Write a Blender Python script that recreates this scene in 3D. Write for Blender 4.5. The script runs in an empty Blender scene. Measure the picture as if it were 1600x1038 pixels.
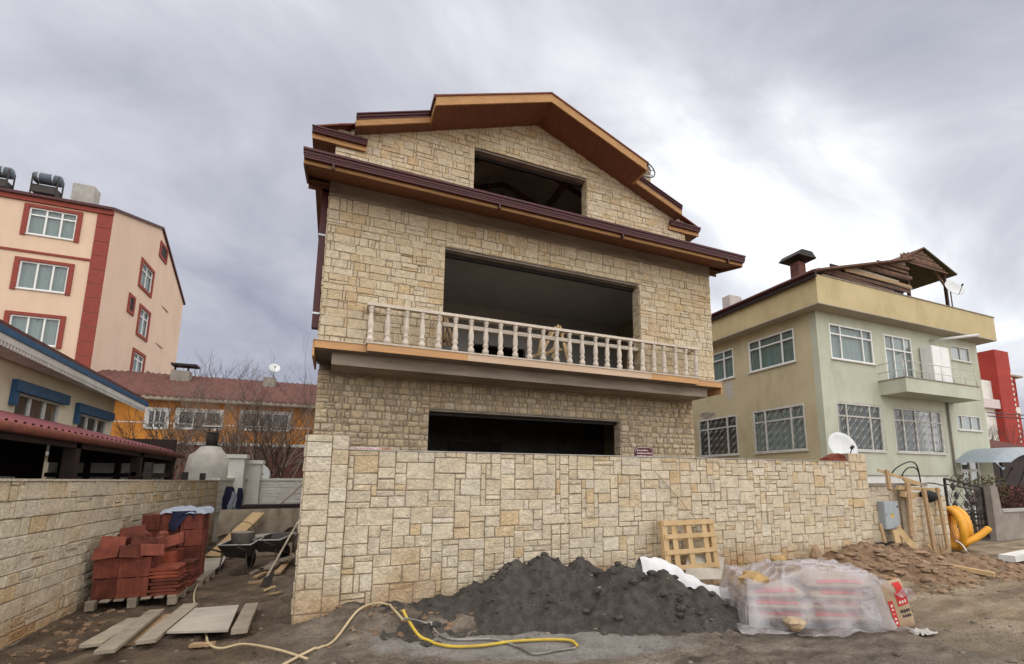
import bpy, math, random
from mathutils import Vector, noise as mnoise
R = math.radians
SC = bpy.context.scene
COL = SC.collection

# ------------------------------------------------------------------ camera
F, CX, CY, YAW, PITCH, EYE = 758.9, 863.4, 631.2, .42012, .15804, 1.6   # pixels of the 1600 px wide photo, radians, metres
cam = bpy.data.cameras.new('camera')
cam.sensor_fit = 'HORIZONTAL'; cam.sensor_width = 36; cam.lens = F / 1600 * 36
cam.shift_x = -(CX - 800) / 1600; cam.shift_y = (CY - 519) / 1600
cam.clip_start = .1; cam.clip_end = 3000
camo = bpy.data.objects.new('camera', cam); COL.objects.link(camo)
camo.location = (0, 0, EYE); camo.rotation_euler = (math.pi / 2 + PITCH, 0, -YAW)
SC.camera = camo

# ------------------------------------------------------------------ world, sun, exposure
SUN_EL, SUN_AZ = 46, 172          # degrees; azimuth clockwise from +Y, so the light comes from behind the camera
w = bpy.data.worlds.new('World'); SC.world = w; w.use_nodes = True
nt = w.node_tree; nt.nodes.clear()
def WN(t, **k):
    n = nt.nodes.new(t)
    for a, b in k.items(): setattr(n, a, b)
    return n
def wmath(op, a, b=None):
    n = WN('ShaderNodeMath', operation=op)
    for i, q in enumerate((a, b)):
        if q is None: continue
        if isinstance(q, (int, float)): n.inputs[i].default_value = q
        else: nt.links.new(q, n.inputs[i])
    return n.outputs[0]
out = WN('ShaderNodeOutputWorld'); bg = WN('ShaderNodeBackground')
sky = WN('ShaderNodeTexSky', sky_type='NISHITA'); sky.sun_disc = False
sky.sun_elevation = R(SUN_EL); sky.sun_rotation = R(SUN_AZ); sky.dust_density = 3
tc = WN('ShaderNodeTexCoord'); sep = WN('ShaderNodeSeparateXYZ'); nt.links.new(tc.outputs['Generated'], sep.inputs[0])
dz = wmath('ADD', wmath('ABSOLUTE', sep.outputs[2]), .48)
cmb = WN('ShaderNodeCombineXYZ')
nt.links.new(wmath('DIVIDE', sep.outputs[0], dz), cmb.inputs[0]); nt.links.new(wmath('DIVIDE', sep.outputs[1], dz), cmb.inputs[1])
def wnoise(off, scale, detail, rough, dist):
    m = WN('ShaderNodeMapping'); m.inputs['Location'].default_value = off; nt.links.new(cmb.outputs[0], m.inputs['Vector'])
    m.inputs['Rotation'].default_value = (0, 0, R(-35)); m.inputs['Scale'].default_value = (1, 1.35, 1)
    n = WN('ShaderNodeTexNoise'); nt.links.new(m.outputs[0], n.inputs['Vector'])
    n.inputs['Scale'].default_value = scale; n.inputs['Detail'].default_value = detail
    n.inputs['Roughness'].default_value = rough; n.inputs['Distortion'].default_value = dist
    return n.outputs['Fac']
big = wnoise((9.491, 13.149, 0), .85, 3, .45, .3)
fine = wnoise((13.328, 2.852, 2), 2.2, 6, .54, .45)
cl = wmath('ADD', wmath('MULTIPLY', big, .62), wmath('MULTIPLY', fine, .38))
ramp = WN('ShaderNodeValToRGB'); nt.links.new(cl, ramp.inputs[0])
e = ramp.color_ramp.elements
e[0].position = .37; e[0].color = (.165, .17, .215, 1)
e[1].position = .675; e[1].color = (.66, .67, .69, 1)
for p, c in ((.45, (.245, .25, .285, 1)), (.515, (.315, .32, .352, 1)), (.57, (.42, .43, .455, 1)), (.615, (.56, .57, .59, 1))):
    q = e.new(p); q.color = c
mixs = WN('ShaderNodeMix', data_type='RGBA'); mixs.inputs[0].default_value = .94
sk = WN('ShaderNodeVectorMath', operation='SCALE'); sk.inputs['Scale'].default_value = .07
nt.links.new(sky.outputs[0], sk.inputs[0])
nt.links.new(sk.outputs[0], mixs.inputs[6]); nt.links.new(ramp.outputs[0], mixs.inputs[7])
nt.links.new(mixs.outputs[2], bg.inputs[0]); bg.inputs[1].default_value = .80
nt.links.new(bg.outputs[0], out.inputs[0])
sl = bpy.data.lights.new('sun', 'SUN'); sl.energy = 1.5; sl.angle = R(150); sl.color = (1, .97, .92)
so = bpy.data.objects.new('sun', sl); COL.objects.link(so)
so.rotation_euler = (R(90 - SUN_EL), 0, R(180 - SUN_AZ)); so.location = (0, -20, 30)
SC.view_settings.view_transform = 'Standard'; SC.view_settings.look = 'None'
SC.view_settings.exposure = 1.42; SC.view_settings.gamma = 1
SC.render.engine = 'CYCLES'
SC.cycles.max_bounces = 5; SC.cycles.diffuse_bounces = 3; SC.cycles.glossy_bounces = 2; SC.cycles.transparent_max_bounces = 12; SC.cycles.use_denoising = True

# ------------------------------------------------------------------ photo pixel -> place in the scene, at a stated plane
_f = Vector((math.sin(YAW) * math.cos(PITCH), math.cos(YAW) * math.cos(PITCH), math.sin(PITCH)))
_r = Vector((math.cos(YAW), -math.sin(YAW), 0)); _u = _r.cross(_f); _c = Vector((0, 0, EYE))
def ray(x, y): return _f + _r * ((x - CX) / F) - _u * ((y - CY) / F)
def atY(x, y, Y): d = ray(x, y); return _c + d * (Y / d.y)
def atX(x, y, X): d = ray(x, y); return _c + d * (X / d.x)
def atZ(x, y, Z=0): d = ray(x, y); return _c + d * ((Z - EYE) / d.z)

# ------------------------------------------------------------------ helpers
WL = {}
class MB:
    def __init__(s): s.v = []; s.f = []
    def add(s, vs, fs):
        o = len(s.v); s.v += [Vector(q) for q in vs]; s.f += [tuple(i + o for i in f) for f in fs]; return s
    def box(s, x0, x1, y0, y1, z0, z1):
        return s.add([(x0,y0,z0),(x1,y0,z0),(x1,y1,z0),(x0,y1,z0),(x0,y0,z1),(x1,y0,z1),(x1,y1,z1),(x0,y1,z1)],
                     [(0,3,2,1),(4,5,6,7),(0,1,5,4),(1,2,6,5),(2,3,7,6),(3,0,4,7)])
    def beam(s, a, b, w, h, up=(0, 0, 1)):
        a = Vector(a); b = Vector(b); d = (b - a).normalized(); up = Vector(up)
        if abs(d.dot(up)) > .98: up = Vector((0, 1, 0))
        sx = d.cross(up).normalized() * w / 2; sz = sx.cross(d).normalized() * h / 2
        vs = [a - sx - sz, a + sx - sz, b + sx - sz, b - sx - sz, a - sx + sz, a + sx + sz, b + sx + sz, b - sx + sz]
        return s.add(vs, [(0,3,2,1),(4,5,6,7),(0,1,5,4),(1,2,6,5),(2,3,7,6),(3,0,4,7)])
    def tube(s, pts, r, n=8, caps=True):
        pts = [Vector(p) for p in pts]; rs = r if isinstance(r, (list, tuple)) else [r] * len(pts)
        vs = []; prev = None
        for i, p in enumerate(pts):
            d = (pts[min(i + 1, len(pts) - 1)] - pts[max(i - 1, 0)])
            d = d.normalized() if d.length > 1e-9 else Vector((0, 0, 1))
            if prev is None:
                t = Vector((0, 0, 1)) if abs(d.z) < .9 else Vector((1, 0, 0)); x = d.cross(t).normalized()
            else:
                x = prev - d * prev.dot(d); x = x.normalized() if x.length > 1e-6 else d.orthogonal().normalized()
            prev = x; y = d.cross(x)
            for k in range(n):
                a = 2 * math.pi * k / n; vs.append(p + (x * math.cos(a) + y * math.sin(a)) * rs[i])
        fs = []
        for i in range(len(pts) - 1):
            for k in range(n):
                k2 = (k + 1) % n; fs.append((i*n + k, i*n + k2, (i+1)*n + k2, (i+1)*n + k))
        if caps: fs += [tuple(range(n - 1, -1, -1)), tuple((len(pts) - 1) * n + k for k in range(n))]
        return s.add(vs, fs)
    def lathe(s, prof, c, n=12, axis='z'):
        c = Vector(c); vs = []
        for r, h in prof:
            for k in range(n):
                a = 2 * math.pi * k / n; q = (r * math.cos(a), r * math.sin(a), h)
                if axis == 'y': q = (q[0], h, q[1])
                if axis == 'x': q = (h, q[0], q[1])
                vs.append(c + Vector(q))
        m = len(prof); fs = [(i*n + k, i*n + (k+1) % n, (i+1)*n + (k+1) % n, (i+1)*n + k) for i in range(m - 1) for k in range(n)]
        fs += [tuple(range(n - 1, -1, -1)), tuple((m - 1) * n + k for k in range(n))]
        return s.add(vs, fs)
    def prism(s, poly, d):                       # poly: list of 3D points (planar), extruded by vector d
        n = len(poly); d = Vector(d); p = [Vector(q) for q in poly]
        return s.add(p + [q + d for q in p], [tuple(range(n - 1, -1, -1)), tuple(range(n, 2*n))] + [(i, (i+1) % n, (i+1) % n + n, i + n) for i in range(n)])
    def grid(s, fn, nu, nv):
        vs = [fn(i / nu, j / nv) for j in range(nv + 1) for i in range(nu + 1)]
        return s.add(vs, [(j*(nu+1)+i, j*(nu+1)+i+1, (j+1)*(nu+1)+i+1, (j+1)*(nu+1)+i) for j in range(nv) for i in range(nu)])
    def build(s, name, mat, parent=None, smooth=False, base=False, stuff=False):
        xs = [q.x for q in s.v]; ys = [q.y for q in s.v]; zs = [q.z for q in s.v]
        o0 = Vector(((min(xs) + max(xs)) / 2, (min(ys) + max(ys)) / 2, min(zs) if (base or parent is None) else (min(zs) + max(zs)) / 2))
        me = bpy.data.meshes.new(name); me.from_pydata([tuple(q - o0) for q in s.v], [], s.f); me.update()
        me.materials.append(MT[mat] if isinstance(mat, str) else mat)
        if smooth: me.polygons.foreach_set('use_smooth', [True] * len(me.polygons))
        ob = bpy.data.objects.new(name, me); COL.objects.link(ob)
        if parent: ob.parent = parent; ob.location = o0 - WL[parent.name]
        else: ob.location = o0
        WL[ob.name] = o0
        if stuff: ob['kind'] = 'stuff'
        return ob
def tag(o, label, cat, group=None, kind='thing'):
    o['label'] = label; o['category'] = cat
    if group: o['group'] = group
    if kind: o['kind'] = kind
    return o
def struct(o): o['kind'] = 'structure'; return o
def thing(name, label, cat, loc, group=None):
    o = bpy.data.objects.new(name, None); COL.objects.link(o); o.location = loc; o.empty_display_size = .2
    WL[o.name] = Vector(loc); return tag(o, label, cat, group)
def box(name, mat, parent, *a, **k): return MB().box(*a).build(name, mat, parent, **k)
def copy_tree(o, parent, off):
    c = o.copy(); COL.objects.link(c)
    if parent is None: c.location = o.location + off
    else: c.parent = parent
    WL[c.name] = WL[o.name] + off
    for ch in list(o.children): copy_tree(ch, c, off)
    return c
def nz(x, y, z=0, s=1.): return mnoise.noise(Vector((x * s, y * s, z * s)))
def fbm(x, y, z=0, s=1., o=4):
    t = 0; a = 1
    for i in range(o): t += a * mnoise.noise(Vector((x * s, y * s, z + 7.7 * i))); s *= 2.1; a *= .5
    return t
def sm(t): t = max(0., min(1., t)); return t * t * (3 - 2 * t)

# ------------------------------------------------------------------ materials
MT = {}
def M(name, col, col2=None, rough=.85, scale=6., bump=.25, bscale=45., spec=.25, metal=0., rnd=.0, streak=False, bdist=.01, stretch=None, detail=6, stain=0.):
    m = bpy.data.materials.new(name); m.use_nodes = True; t = m.node_tree; ns = t.nodes; L = t.links
    b = ns['Principled BSDF']; b.inputs['Roughness'].default_value = rough; b.inputs['Metallic'].default_value = metal
    b.inputs['Specular IOR Level'].default_value = spec
    col2 = col2 or tuple(c * .72 for c in col)
    g = ns.new('ShaderNodeNewGeometry'); vec = g.outputs['Position']
    if streak or stretch:
        mp = ns.new('ShaderNodeMapping'); mp.inputs['Scale'].default_value = stretch or (1, 1, .12); L.new(vec, mp.inputs['Vector']); vec = mp.outputs[0]
    n1 = ns.new('ShaderNodeTexNoise'); n1.inputs['Scale'].default_value = scale; n1.inputs['Detail'].default_value = detail; n1.inputs['Roughness'].default_value = .62
    L.new(vec, n1.inputs['Vector'])
    cr = ns.new('ShaderNodeValToRGB'); cr.color_ramp.elements[0].position = .32; cr.color_ramp.elements[1].position = .68
    cr.color_ramp.elements[0].color = (*col2, 1); cr.color_ramp.elements[1].color = (*col, 1); L.new(n1.outputs['Fac'], cr.inputs[0])
    c = cr.outputs[0]
    if rnd:
        oi = ns.new('ShaderNodeObjectInfo'); ad = ns.new('ShaderNodeMath'); ad.operation = 'ADD'
        L.new(oi.outputs['Random'], ad.inputs[0]); L.new(g.outputs['Random Per Island'], ad.inputs[1])
        fr = ns.new('ShaderNodeMath'); fr.operation = 'FRACT'; L.new(ad.outputs[0], fr.inputs[0])
        mr = ns.new('ShaderNodeMapRange'); mr.inputs['To Min'].default_value = 1 - rnd; mr.inputs['To Max'].default_value = 1 + rnd * .6; L.new(fr.outputs[0], mr.inputs['Value'])
        mx = ns.new('ShaderNodeVectorMath'); mx.operation = 'SCALE'; L.new(c, mx.inputs[0]); L.new(mr.outputs[0], mx.inputs['Scale']); c = mx.outputs[0]
    if stain:                                             # rain streaks and grime with their own ragged shapes
        ms = ns.new('ShaderNodeMapping'); ms.inputs['Scale'].default_value = (.8, .8, .22); L.new(g.outputs['Position'], ms.inputs['Vector'])
        n3 = ns.new('ShaderNodeTexNoise'); n3.inputs['Scale'].default_value = 1.6; n3.inputs['Detail'].default_value = 9; n3.inputs['Roughness'].default_value = .7; L.new(ms.outputs[0], n3.inputs['Vector'])
        m3 = ns.new('ShaderNodeMapRange'); m3.inputs['From Min'].default_value = .48; m3.inputs['From Max'].default_value = .8; m3.inputs['To Max'].default_value = stain * 1.5; L.new(n3.outputs['Fac'], m3.inputs['Value'])
        m4 = ns.new('ShaderNodeMix'); m4.data_type = 'RGBA'; m4.blend_type = 'MULTIPLY'; m4.inputs[7].default_value = (.60, .55, .48, 1); L.new(m3.outputs[0], m4.inputs[0]); L.new(c, m4.inputs[6]); c = m4.outputs[2]
    L.new(c, b.inputs['Base Color'])
    if bump:
        n2 = ns.new('ShaderNodeTexNoise'); n2.inputs['Scale'].default_value = bscale; n2.inputs['Detail'].default_value = 5; L.new(vec, n2.inputs['Vector'])
        bp = ns.new('ShaderNodeBump'); bp.inputs['Strength'].default_value = bump; bp.inputs['Distance'].default_value = bdist
        L.new(n2.outputs['Fac'], bp.inputs['Height']); L.new(bp.outputs[0], b.inputs['Normal'])
    MT[name] = m; return m
def stone_mat(name, cols, dirt=0., bump=.8, splash=0.):
    m = bpy.data.materials.new(name); m.use_nodes = True; t = m.node_tree; ns = t.nodes; L = t.links
    b = ns['Principled BSDF']; b.inputs['Roughness'].default_value = .93; b.inputs['Specular IOR Level'].default_value = .15
    g = ns.new('ShaderNodeNewGeometry'); oi = ns.new('ShaderNodeObjectInfo')
    ad = ns.new('ShaderNodeMath'); ad.operation = 'ADD'; L.new(oi.outputs['Random'], ad.inputs[0]); L.new(g.outputs['Random Per Island'], ad.inputs[1])
    fr = ns.new('ShaderNodeMath'); fr.operation = 'FRACT'; L.new(ad.outputs[0], fr.inputs[0])
    cr = ns.new('ShaderNodeValToRGB'); cr.color_ramp.interpolation = 'LINEAR'
    el = cr.color_ramp.elements; el[0].position = 0; el[0].color = (*cols[0], 1); el[1].position = 1; el[1].color = (*cols[-1], 1)
    for i, c in enumerate(cols[1:-1]): q = el.new((i + 1) / (len(cols) - 1)); q.color = (*c, 1)
    L.new(fr.outputs[0], cr.inputs[0])
    n1 = ns.new('ShaderNodeTexNoise'); n1.inputs['Scale'].default_value = 11; n1.inputs['Detail'].default_value = 8; n1.inputs['Roughness'].default_value = .72
    L.new(g.outputs['Position'], n1.inputs['Vector'])
    mr = ns.new('ShaderNodeMapRange'); mr.inputs['From Min'].default_value = .3; mr.inputs['From Max'].default_value = .7
    mr.inputs['To Min'].default_value = .70; mr.inputs['To Max'].default_value = 1.16; L.new(n1.outputs['Fac'], mr.inputs['Value'])
    sc = ns.new('ShaderNodeVectorMath'); sc.operation = 'SCALE'; L.new(cr.outputs[0], sc.inputs[0]); L.new(mr.outputs[0], sc.inputs['Scale'])
    c = sc.outputs[0]
    # rusty, damp staining in patches of its own
    n3 = ns.new('ShaderNodeTexNoise'); n3.inputs['Scale'].default_value = .9; n3.inputs['Detail'].default_value = 5; L.new(g.outputs['Position'], n3.inputs['Vector'])
    m3 = ns.new('ShaderNodeMapRange'); m3.inputs['From Min'].default_value = .52; m3.inputs['From Max'].default_value = .75; m3.inputs['To Max'].default_value = .35 + dirt; L.new(n3.outputs['Fac'], m3.inputs['Value'])
    mx = ns.new('ShaderNodeMix'); mx.data_type = 'RGBA'; mx.blend_type = 'MULTIPLY'; L.new(m3.outputs[0], mx.inputs[0]); L.new(c, mx.inputs[6]); mx.inputs[7].default_value = (.80, .62, .42, 1)
    c = mx.outputs[2]
    if splash:                                            # mud splashed and soaked into the lowest courses, in ragged patches
        sz = ns.new('ShaderNodeSeparateXYZ'); L.new(g.outputs['Position'], sz.inputs[0])
        n4 = ns.new('ShaderNodeTexNoise'); n4.inputs['Scale'].default_value = 1.7; n4.inputs['Detail'].default_value = 7; L.new(g.outputs['Position'], n4.inputs['Vector'])
        ma = ns.new('ShaderNodeMath'); ma.operation = 'MULTIPLY_ADD'; L.new(n4.outputs['Fac'], ma.inputs[0]); ma.inputs[1].default_value = -1.5; L.new(sz.outputs[2], ma.inputs[2])
        m4 = ns.new('ShaderNodeMapRange'); m4.inputs['From Min'].default_value = -.15; m4.inputs['From Max'].default_value = -.75; m4.inputs['To Max'].default_value = splash; L.new(ma.outputs[0], m4.inputs['Value'])
        m5 = ns.new('ShaderNodeMix'); m5.data_type = 'RGBA'; m5.blend_type = 'MULTIPLY'; L.new(m4.outputs[0], m5.inputs[0]); L.new(c, m5.inputs[6]); m5.inputs[7].default_value = (.62, .43, .26, 1); c = m5.outputs[2]
    L.new(c, b.inputs['Base Color'])
    n2 = ns.new('ShaderNodeTexNoise'); n2.inputs['Scale'].default_value = 21; n2.inputs['Detail'].default_value = 7; n2.inputs['Roughness'].default_value = .6; n2.inputs['Distortion'].default_value = .8; L.new(g.outputs['Position'], n2.inputs['Vector'])
    bp = ns.new('ShaderNodeBump'); bp.inputs['Strength'].default_value = bump; bp.inputs['Distance'].default_value = .05
    L.new(n2.outputs['Fac'], bp.inputs['Height']); L.new(bp.outputs[0], b.inputs['Normal'])
    MT[name] = m
stone_mat('stone_cream', [(.60,.50,.355),(.65,.56,.415),(.57,.475,.345),(.67,.59,.465),(.58,.455,.295),(.63,.54,.395),(.56,.485,.375),(.65,.545,.385),(.62,.53,.395),(.63,.545,.40),(.58,.43,.25),(.59,.505,.38)], splash=.75)
stone_mat('stone_yellow', [(.60,.485,.32),(.65,.545,.38),(.57,.455,.295),(.67,.57,.415),(.57,.425,.25),(.63,.52,.355),(.59,.495,.365),(.65,.54,.38)])
stone_mat('stone_rough', [(.53,.415,.265),(.58,.47,.32),(.46,.355,.23),(.55,.44,.285),(.43,.335,.23),(.59,.50,.365),(.48,.40,.29)], dirt=.2, bump=.9)
M('mortar', (.36,.295,.21), (.24,.195,.14), bump=.5, bscale=60)
M('concrete', (.30,.265,.225), (.19,.165,.14), scale=3, bump=.3, bscale=30, stain=.4)
M('room_dark', (.10,.095,.09), (.06,.055,.05), scale=2, bump=.2)  # darker copy of the room plaster, ground floor gloom put into the colour
M('beam_concrete', (.36,.295,.235), (.20,.16,.125), scale=2.5, stretch=(.4,1,2.5), bump=.3)
M('slab_board_pale', (.56,.415,.30), (.48,.33,.215), scale=2, stretch=(.5,3,9), rough=.65, bump=.2)
M('attic_ply', (.40,.345,.27), (.30,.25,.19), scale=2, bump=.2)
M('oven_plaster', (.50,.47,.42), (.36,.335,.30), scale=3, bump=.5, bscale=14)
M('concrete_pale', (.42,.40,.36), (.30,.28,.25), scale=4, bump=.3)
M('plaster_room', (.44,.42,.39), (.36,.34,.315), scale=2, bump=.2)
M('soffit_wood', (.21,.085,.043), (.115,.046,.025), scale=5, stretch=(9,.7,3), rough=.6, bump=.3, bscale=20)
M('soffit_brown', (.19,.095,.055), (.12,.055,.032), scale=5, stretch=(9,.7,3), rough=.6, bump=.2, bscale=20)
M('fascia_wood', (.46,.255,.105), (.31,.16,.064), scale=6, stretch=(.6,3,9), rough=.62, bump=.25, bscale=20, rnd=.18, stain=.3)
M('slab_board', (.55,.30,.125), (.42,.235,.115), scale=3, stretch=(.6,3,9), rough=.65, bump=.2)
M('gutter_metal', (.075,.013,.014), (.05,.010,.011), rough=.5, spec=.35, bump=0)
M('roof_tile', (.20,.065,.042), (.12,.04,.03), scale=9, rough=.8, bump=.4)
M('old_tile', (.165,.068,.052), (.08,.036,.03), scale=4, rough=.9, bump=.6, bscale=14, bdist=.05, stain=.4)
M('baluster_stone', (.62,.545,.455), (.50,.425,.345), scale=12, bump=.2, rnd=.1, stain=.3)
M('timber', (.40,.27,.15), (.27,.175,.095), scale=5, stretch=(3,3,3), bump=.3)
M('timber_pale', (.52,.37,.20), (.40,.27,.13), scale=5, bump=.3)
M('timber_grey', (.37,.31,.235), (.24,.195,.145), scale=5, bump=.4, rnd=.2)
M('timber_old', (.19,.10,.065), (.085,.05,.035), scale=4, bump=.6, rnd=.5, bscale=25)
M('plywood', (.42,.375,.31), (.30,.265,.215), scale=3, bump=.2)
M('steel_dark', (.03,.028,.028), (.06,.045,.035), rough=.6, bump=.1)
M('iron_black', (.012,.011,.011), (.03,.02,.015), rough=.6, bump=.1)
M('galv', (.42,.44,.46), (.30,.31,.33), rough=.35, metal=.7, bump=0)
M('white_pvc', (.74,.74,.72), (.66,.66,.63), rough=.4, bump=0)
M('white_paint', (.66,.65,.61), (.52,.50,.46), scale=3, bump=.2, stain=.3)
M('grille_white', (.62,.60,.55), (.40,.36,.31), rough=.6, bump=0)
M('green_plaster', (.485,.50,.40), (.415,.42,.325), scale=.8, bump=.15, bscale=80, stain=.35)
M('khaki_plaster', (.50,.435,.285), (.42,.36,.23), scale=.9, bump=.15, bscale=80, stain=.4)
M('ochre_plaster', (.51,.42,.235), (.43,.345,.185), scale=.9, bump=.15, bscale=80, stain=.45)
M('soffit_plaster', (.42,.37,.29), (.33,.29,.225), scale=1.2, bump=.1)
M('patch_plaster', (.47,.43,.40), (.40,.36,.33), bump=.2)
M('beige_plaster', (.68,.505,.37), (.62,.455,.325), scale=.5, bump=.1, stain=.2)
M('beige_side', (.64,.475,.365), (.585,.43,.325), scale=.4, bump=.1, stain=.18)
M('brick_red_trim', (.27,.062,.045), (.22,.05,.036), bump=.1)
M('cream_plaster', (.74,.66,.50), (.66,.58,.435), scale=1, bump=.5, bscale=30, stain=.2)
M('blue_paint', (.028,.095,.19), (.02,.07,.14), rough=.5, bump=0)
M('orange_plaster', (.54,.215,.035), (.40,.155,.028), scale=1.2, bump=.2, stain=.35)
M('red_plaster', (.34,.045,.032), (.28,.036,.028), scale=.5, bump=.1, stain=.2)
M('white_plaster', (.68,.66,.61), (.58,.56,.51), scale=1.5, bump=.3, bscale=20)
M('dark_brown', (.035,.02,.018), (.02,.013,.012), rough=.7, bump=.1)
M('maroon_sheet', (.20,.05,.052), (.13,.03,.035), scale=4, rough=.55, bump=.1)
M('clay_red', (.205,.058,.036), (.11,.029,.019), scale=9, rough=.88, bump=.3, rnd=.5, stain=.45)
M('clay_bright', (.27,.066,.033), (.165,.036,.02), scale=9, rough=.85, bump=.3, rnd=.35, stain=.25)
M('curtain', (.50,.52,.50), (.40,.42,.41), scale=14, stretch=(4,4,.2), bump=.0)
M('curtain_dark', (.17,.17,.17), (.07,.07,.075), scale=9, stretch=(4,4,.3), bump=0)
M('blind_green', (.30,.37,.345), (.25,.315,.295), scale=2, bump=0)
M('sand', (.098,.085,.073), (.042,.036,.031), scale=9, bump=1., bscale=60, bdist=.04, rough=.95, detail=10)
M('dirt', (.27,.175,.105), (.14,.086,.052), scale=7, bump=.9, bscale=30, bdist=.03, rough=.95)
M('rock', (.30,.20,.12), (.17,.11,.07), scale=9, bump=.7, rnd=.35)
M('ochre_rock', (.42,.28,.12), (.30,.19,.08), scale=12, bump=.7)
M('paper_bag', (.40,.29,.185), (.34,.24,.15), scale=8, rough=.75, bump=.15, bscale=15)
M('red_print', (.52,.035,.03), (.42,.03,.025), rough=.7, bump=0)
M('dark_print', (.06,.05,.045), rough=.7, bump=0)
M('white_print', (.72,.68,.62), rough=.7, bump=0)
M('yellow_hose', (.58,.41,.045), (.40,.28,.05), scale=5, rough=.55, bump=0, spec=.3, stain=.3)
M('orange_pipe', (.74,.34,.02), (.56,.25,.02), scale=6, rough=.5, bump=0, spec=.3, stain=.3)
M('beige_hose', (.47,.37,.22), (.38,.29,.17), rough=.6, bump=0)
M('grey_hose', (.34,.31,.28), (.12,.105,.09), scale=2.5, rough=.6, bump=0)
M('black_cable', (.018,.018,.02), rough=.5, bump=0)
M('cloth_grey', (.30,.32,.37), (.22,.24,.29), bump=.3)
M('cloth_navy', (.018,.02,.05), (.012,.013,.032), bump=.3)
M('tarp_beige', (.34,.285,.215), (.23,.185,.135), scale=4, bump=.3)
M('cloth_white', (.62,.61,.61), (.54,.53,.53), bump=.2, bscale=20)
M('grey_metal', (.33,.355,.37), (.29,.31,.325), rough=.5, bump=0)
M('sign_yellow', (.75,.52,.02), rough=.5, bump=0)
M('maroon_plate', (.075,.012,.018), rough=.4, bump=0)
M('pink_white', (.62,.52,.51), rough=.6, bump=0)
M('dish_white', (.62,.63,.62), (.55,.56,.55), rough=.5, bump=0)
M('bark', (.11,.075,.055), (.06,.042,.032), bump=.4, rnd=.3)
M('bark_pale', (.30,.235,.185), (.17,.125,.10), bump=.4, rnd=.3)
M('pebble', (.21,.175,.14), (.11,.09,.07), scale=12, bump=.5, rnd=.4)
M('wire_dark', (.10,.105,.11), rough=.5, bump=0)
M('leaf_red', (.10,.022,.02), (.05,.022,.012), rough=.7, bump=0, rnd=.6)
M('leaf_olive', (.09,.07,.025), (.05,.045,.015), rough=.7, bump=0, rnd=.5)
M('awning', (.30,.34,.37), (.25,.285,.31), rough=.6, bump=0)
M('tank_blue', (.10,.125,.15), (.055,.065,.08), rough=.35, bump=0, scale=4)
M('rubber', (.02,.02,.02), rough=.8, bump=0)
M('plain_wall', (.33,.27,.19), (.27,.22,.15), scale=2, bump=.4)
M('slurry', (.21,.185,.155), (.135,.118,.10), scale=1.6, rough=.55, bump=.25, bscale=25, spec=.35)

def glass_mat(name, tint, gl=.03):
    m = bpy.data.materials.new(name); m.use_nodes = True; t = m.node_tree; ns = t.nodes; L = t.links
    ns.remove(ns['Principled BSDF']); o = ns['Material Output']
    tr = ns.new('ShaderNodeBsdfTransparent'); tr.inputs[0].default_value = (*tint, 1); gs = ns.new('ShaderNodeBsdfGlossy'); gs.inputs['Roughness'].default_value = .04
    lw = ns.new('ShaderNodeLayerWeight'); lw.inputs['Blend'].default_value = .12
    ma = ns.new('ShaderNodeMath'); ma.operation = 'MULTIPLY_ADD'; L.new(lw.outputs['Fresnel'], ma.inputs[0]); ma.inputs[1].default_value = .18; ma.inputs[2].default_value = gl
    mx = ns.new('ShaderNodeMixShader'); L.new(ma.outputs[0], mx.inputs[0]); L.new(tr.outputs[0], mx.inputs[1]); L.new(gs.outputs[0], mx.inputs[2]); L.new(mx.outputs[0], o.inputs[0])
    MT[name] = m
glass_mat('glass', (.80,.84,.84))
def plastic_mat():
    m = bpy.data.materials.new('plastic_film'); m.use_nodes = True; t = m.node_tree; ns = t.nodes; L = t.links
    ns.remove(ns['Principled BSDF']); o = ns['Material Output']
    tr = ns.new('ShaderNodeBsdfTransparent'); tr.inputs[0].default_value = (.93,.92,.93,1)
    df = ns.new('ShaderNodeBsdfDiffuse'); df.inputs[0].default_value = (.62,.58,.59,1)
    tl = ns.new('ShaderNodeBsdfTranslucent'); tl.inputs[0].default_value = (.60,.57,.58,1)
    gs = ns.new('ShaderNodeBsdfGlossy'); gs.inputs['Roughness'].default_value = .2
    g = ns.new('ShaderNodeNewGeometry'); n1 = ns.new('ShaderNodeTexNoise'); n1.inputs['Scale'].default_value = 4; n1.inputs['Detail'].default_value = 5; L.new(g.outputs['Position'], n1.inputs['Vector'])
    mr = ns.new('ShaderNodeMapRange'); mr.inputs['From Min'].default_value = .35; mr.inputs['From Max'].default_value = .7; mr.inputs['To Min'].default_value = .16; mr.inputs['To Max'].default_value = .62; L.new(n1.outputs['Fac'], mr.inputs['Value'])
    a = ns.new('ShaderNodeMixShader'); a.inputs[0].default_value = .35; L.new(df.outputs[0], a.inputs[1]); L.new(tl.outputs[0], a.inputs[2])
    b = ns.new('ShaderNodeMixShader'); L.new(mr.outputs[0], b.inputs[0]); L.new(tr.outputs[0], b.inputs[1]); L.new(a.outputs[0], b.inputs[2])
    c = ns.new('ShaderNodeMixShader'); c.inputs[0].default_value = .09; L.new(b.outputs[0], c.inputs[1]); L.new(gs.outputs[0], c.inputs[2]); L.new(c.outputs[0], o.inputs[0])
    MT['plastic_film'] = m
plastic_mat()
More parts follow.
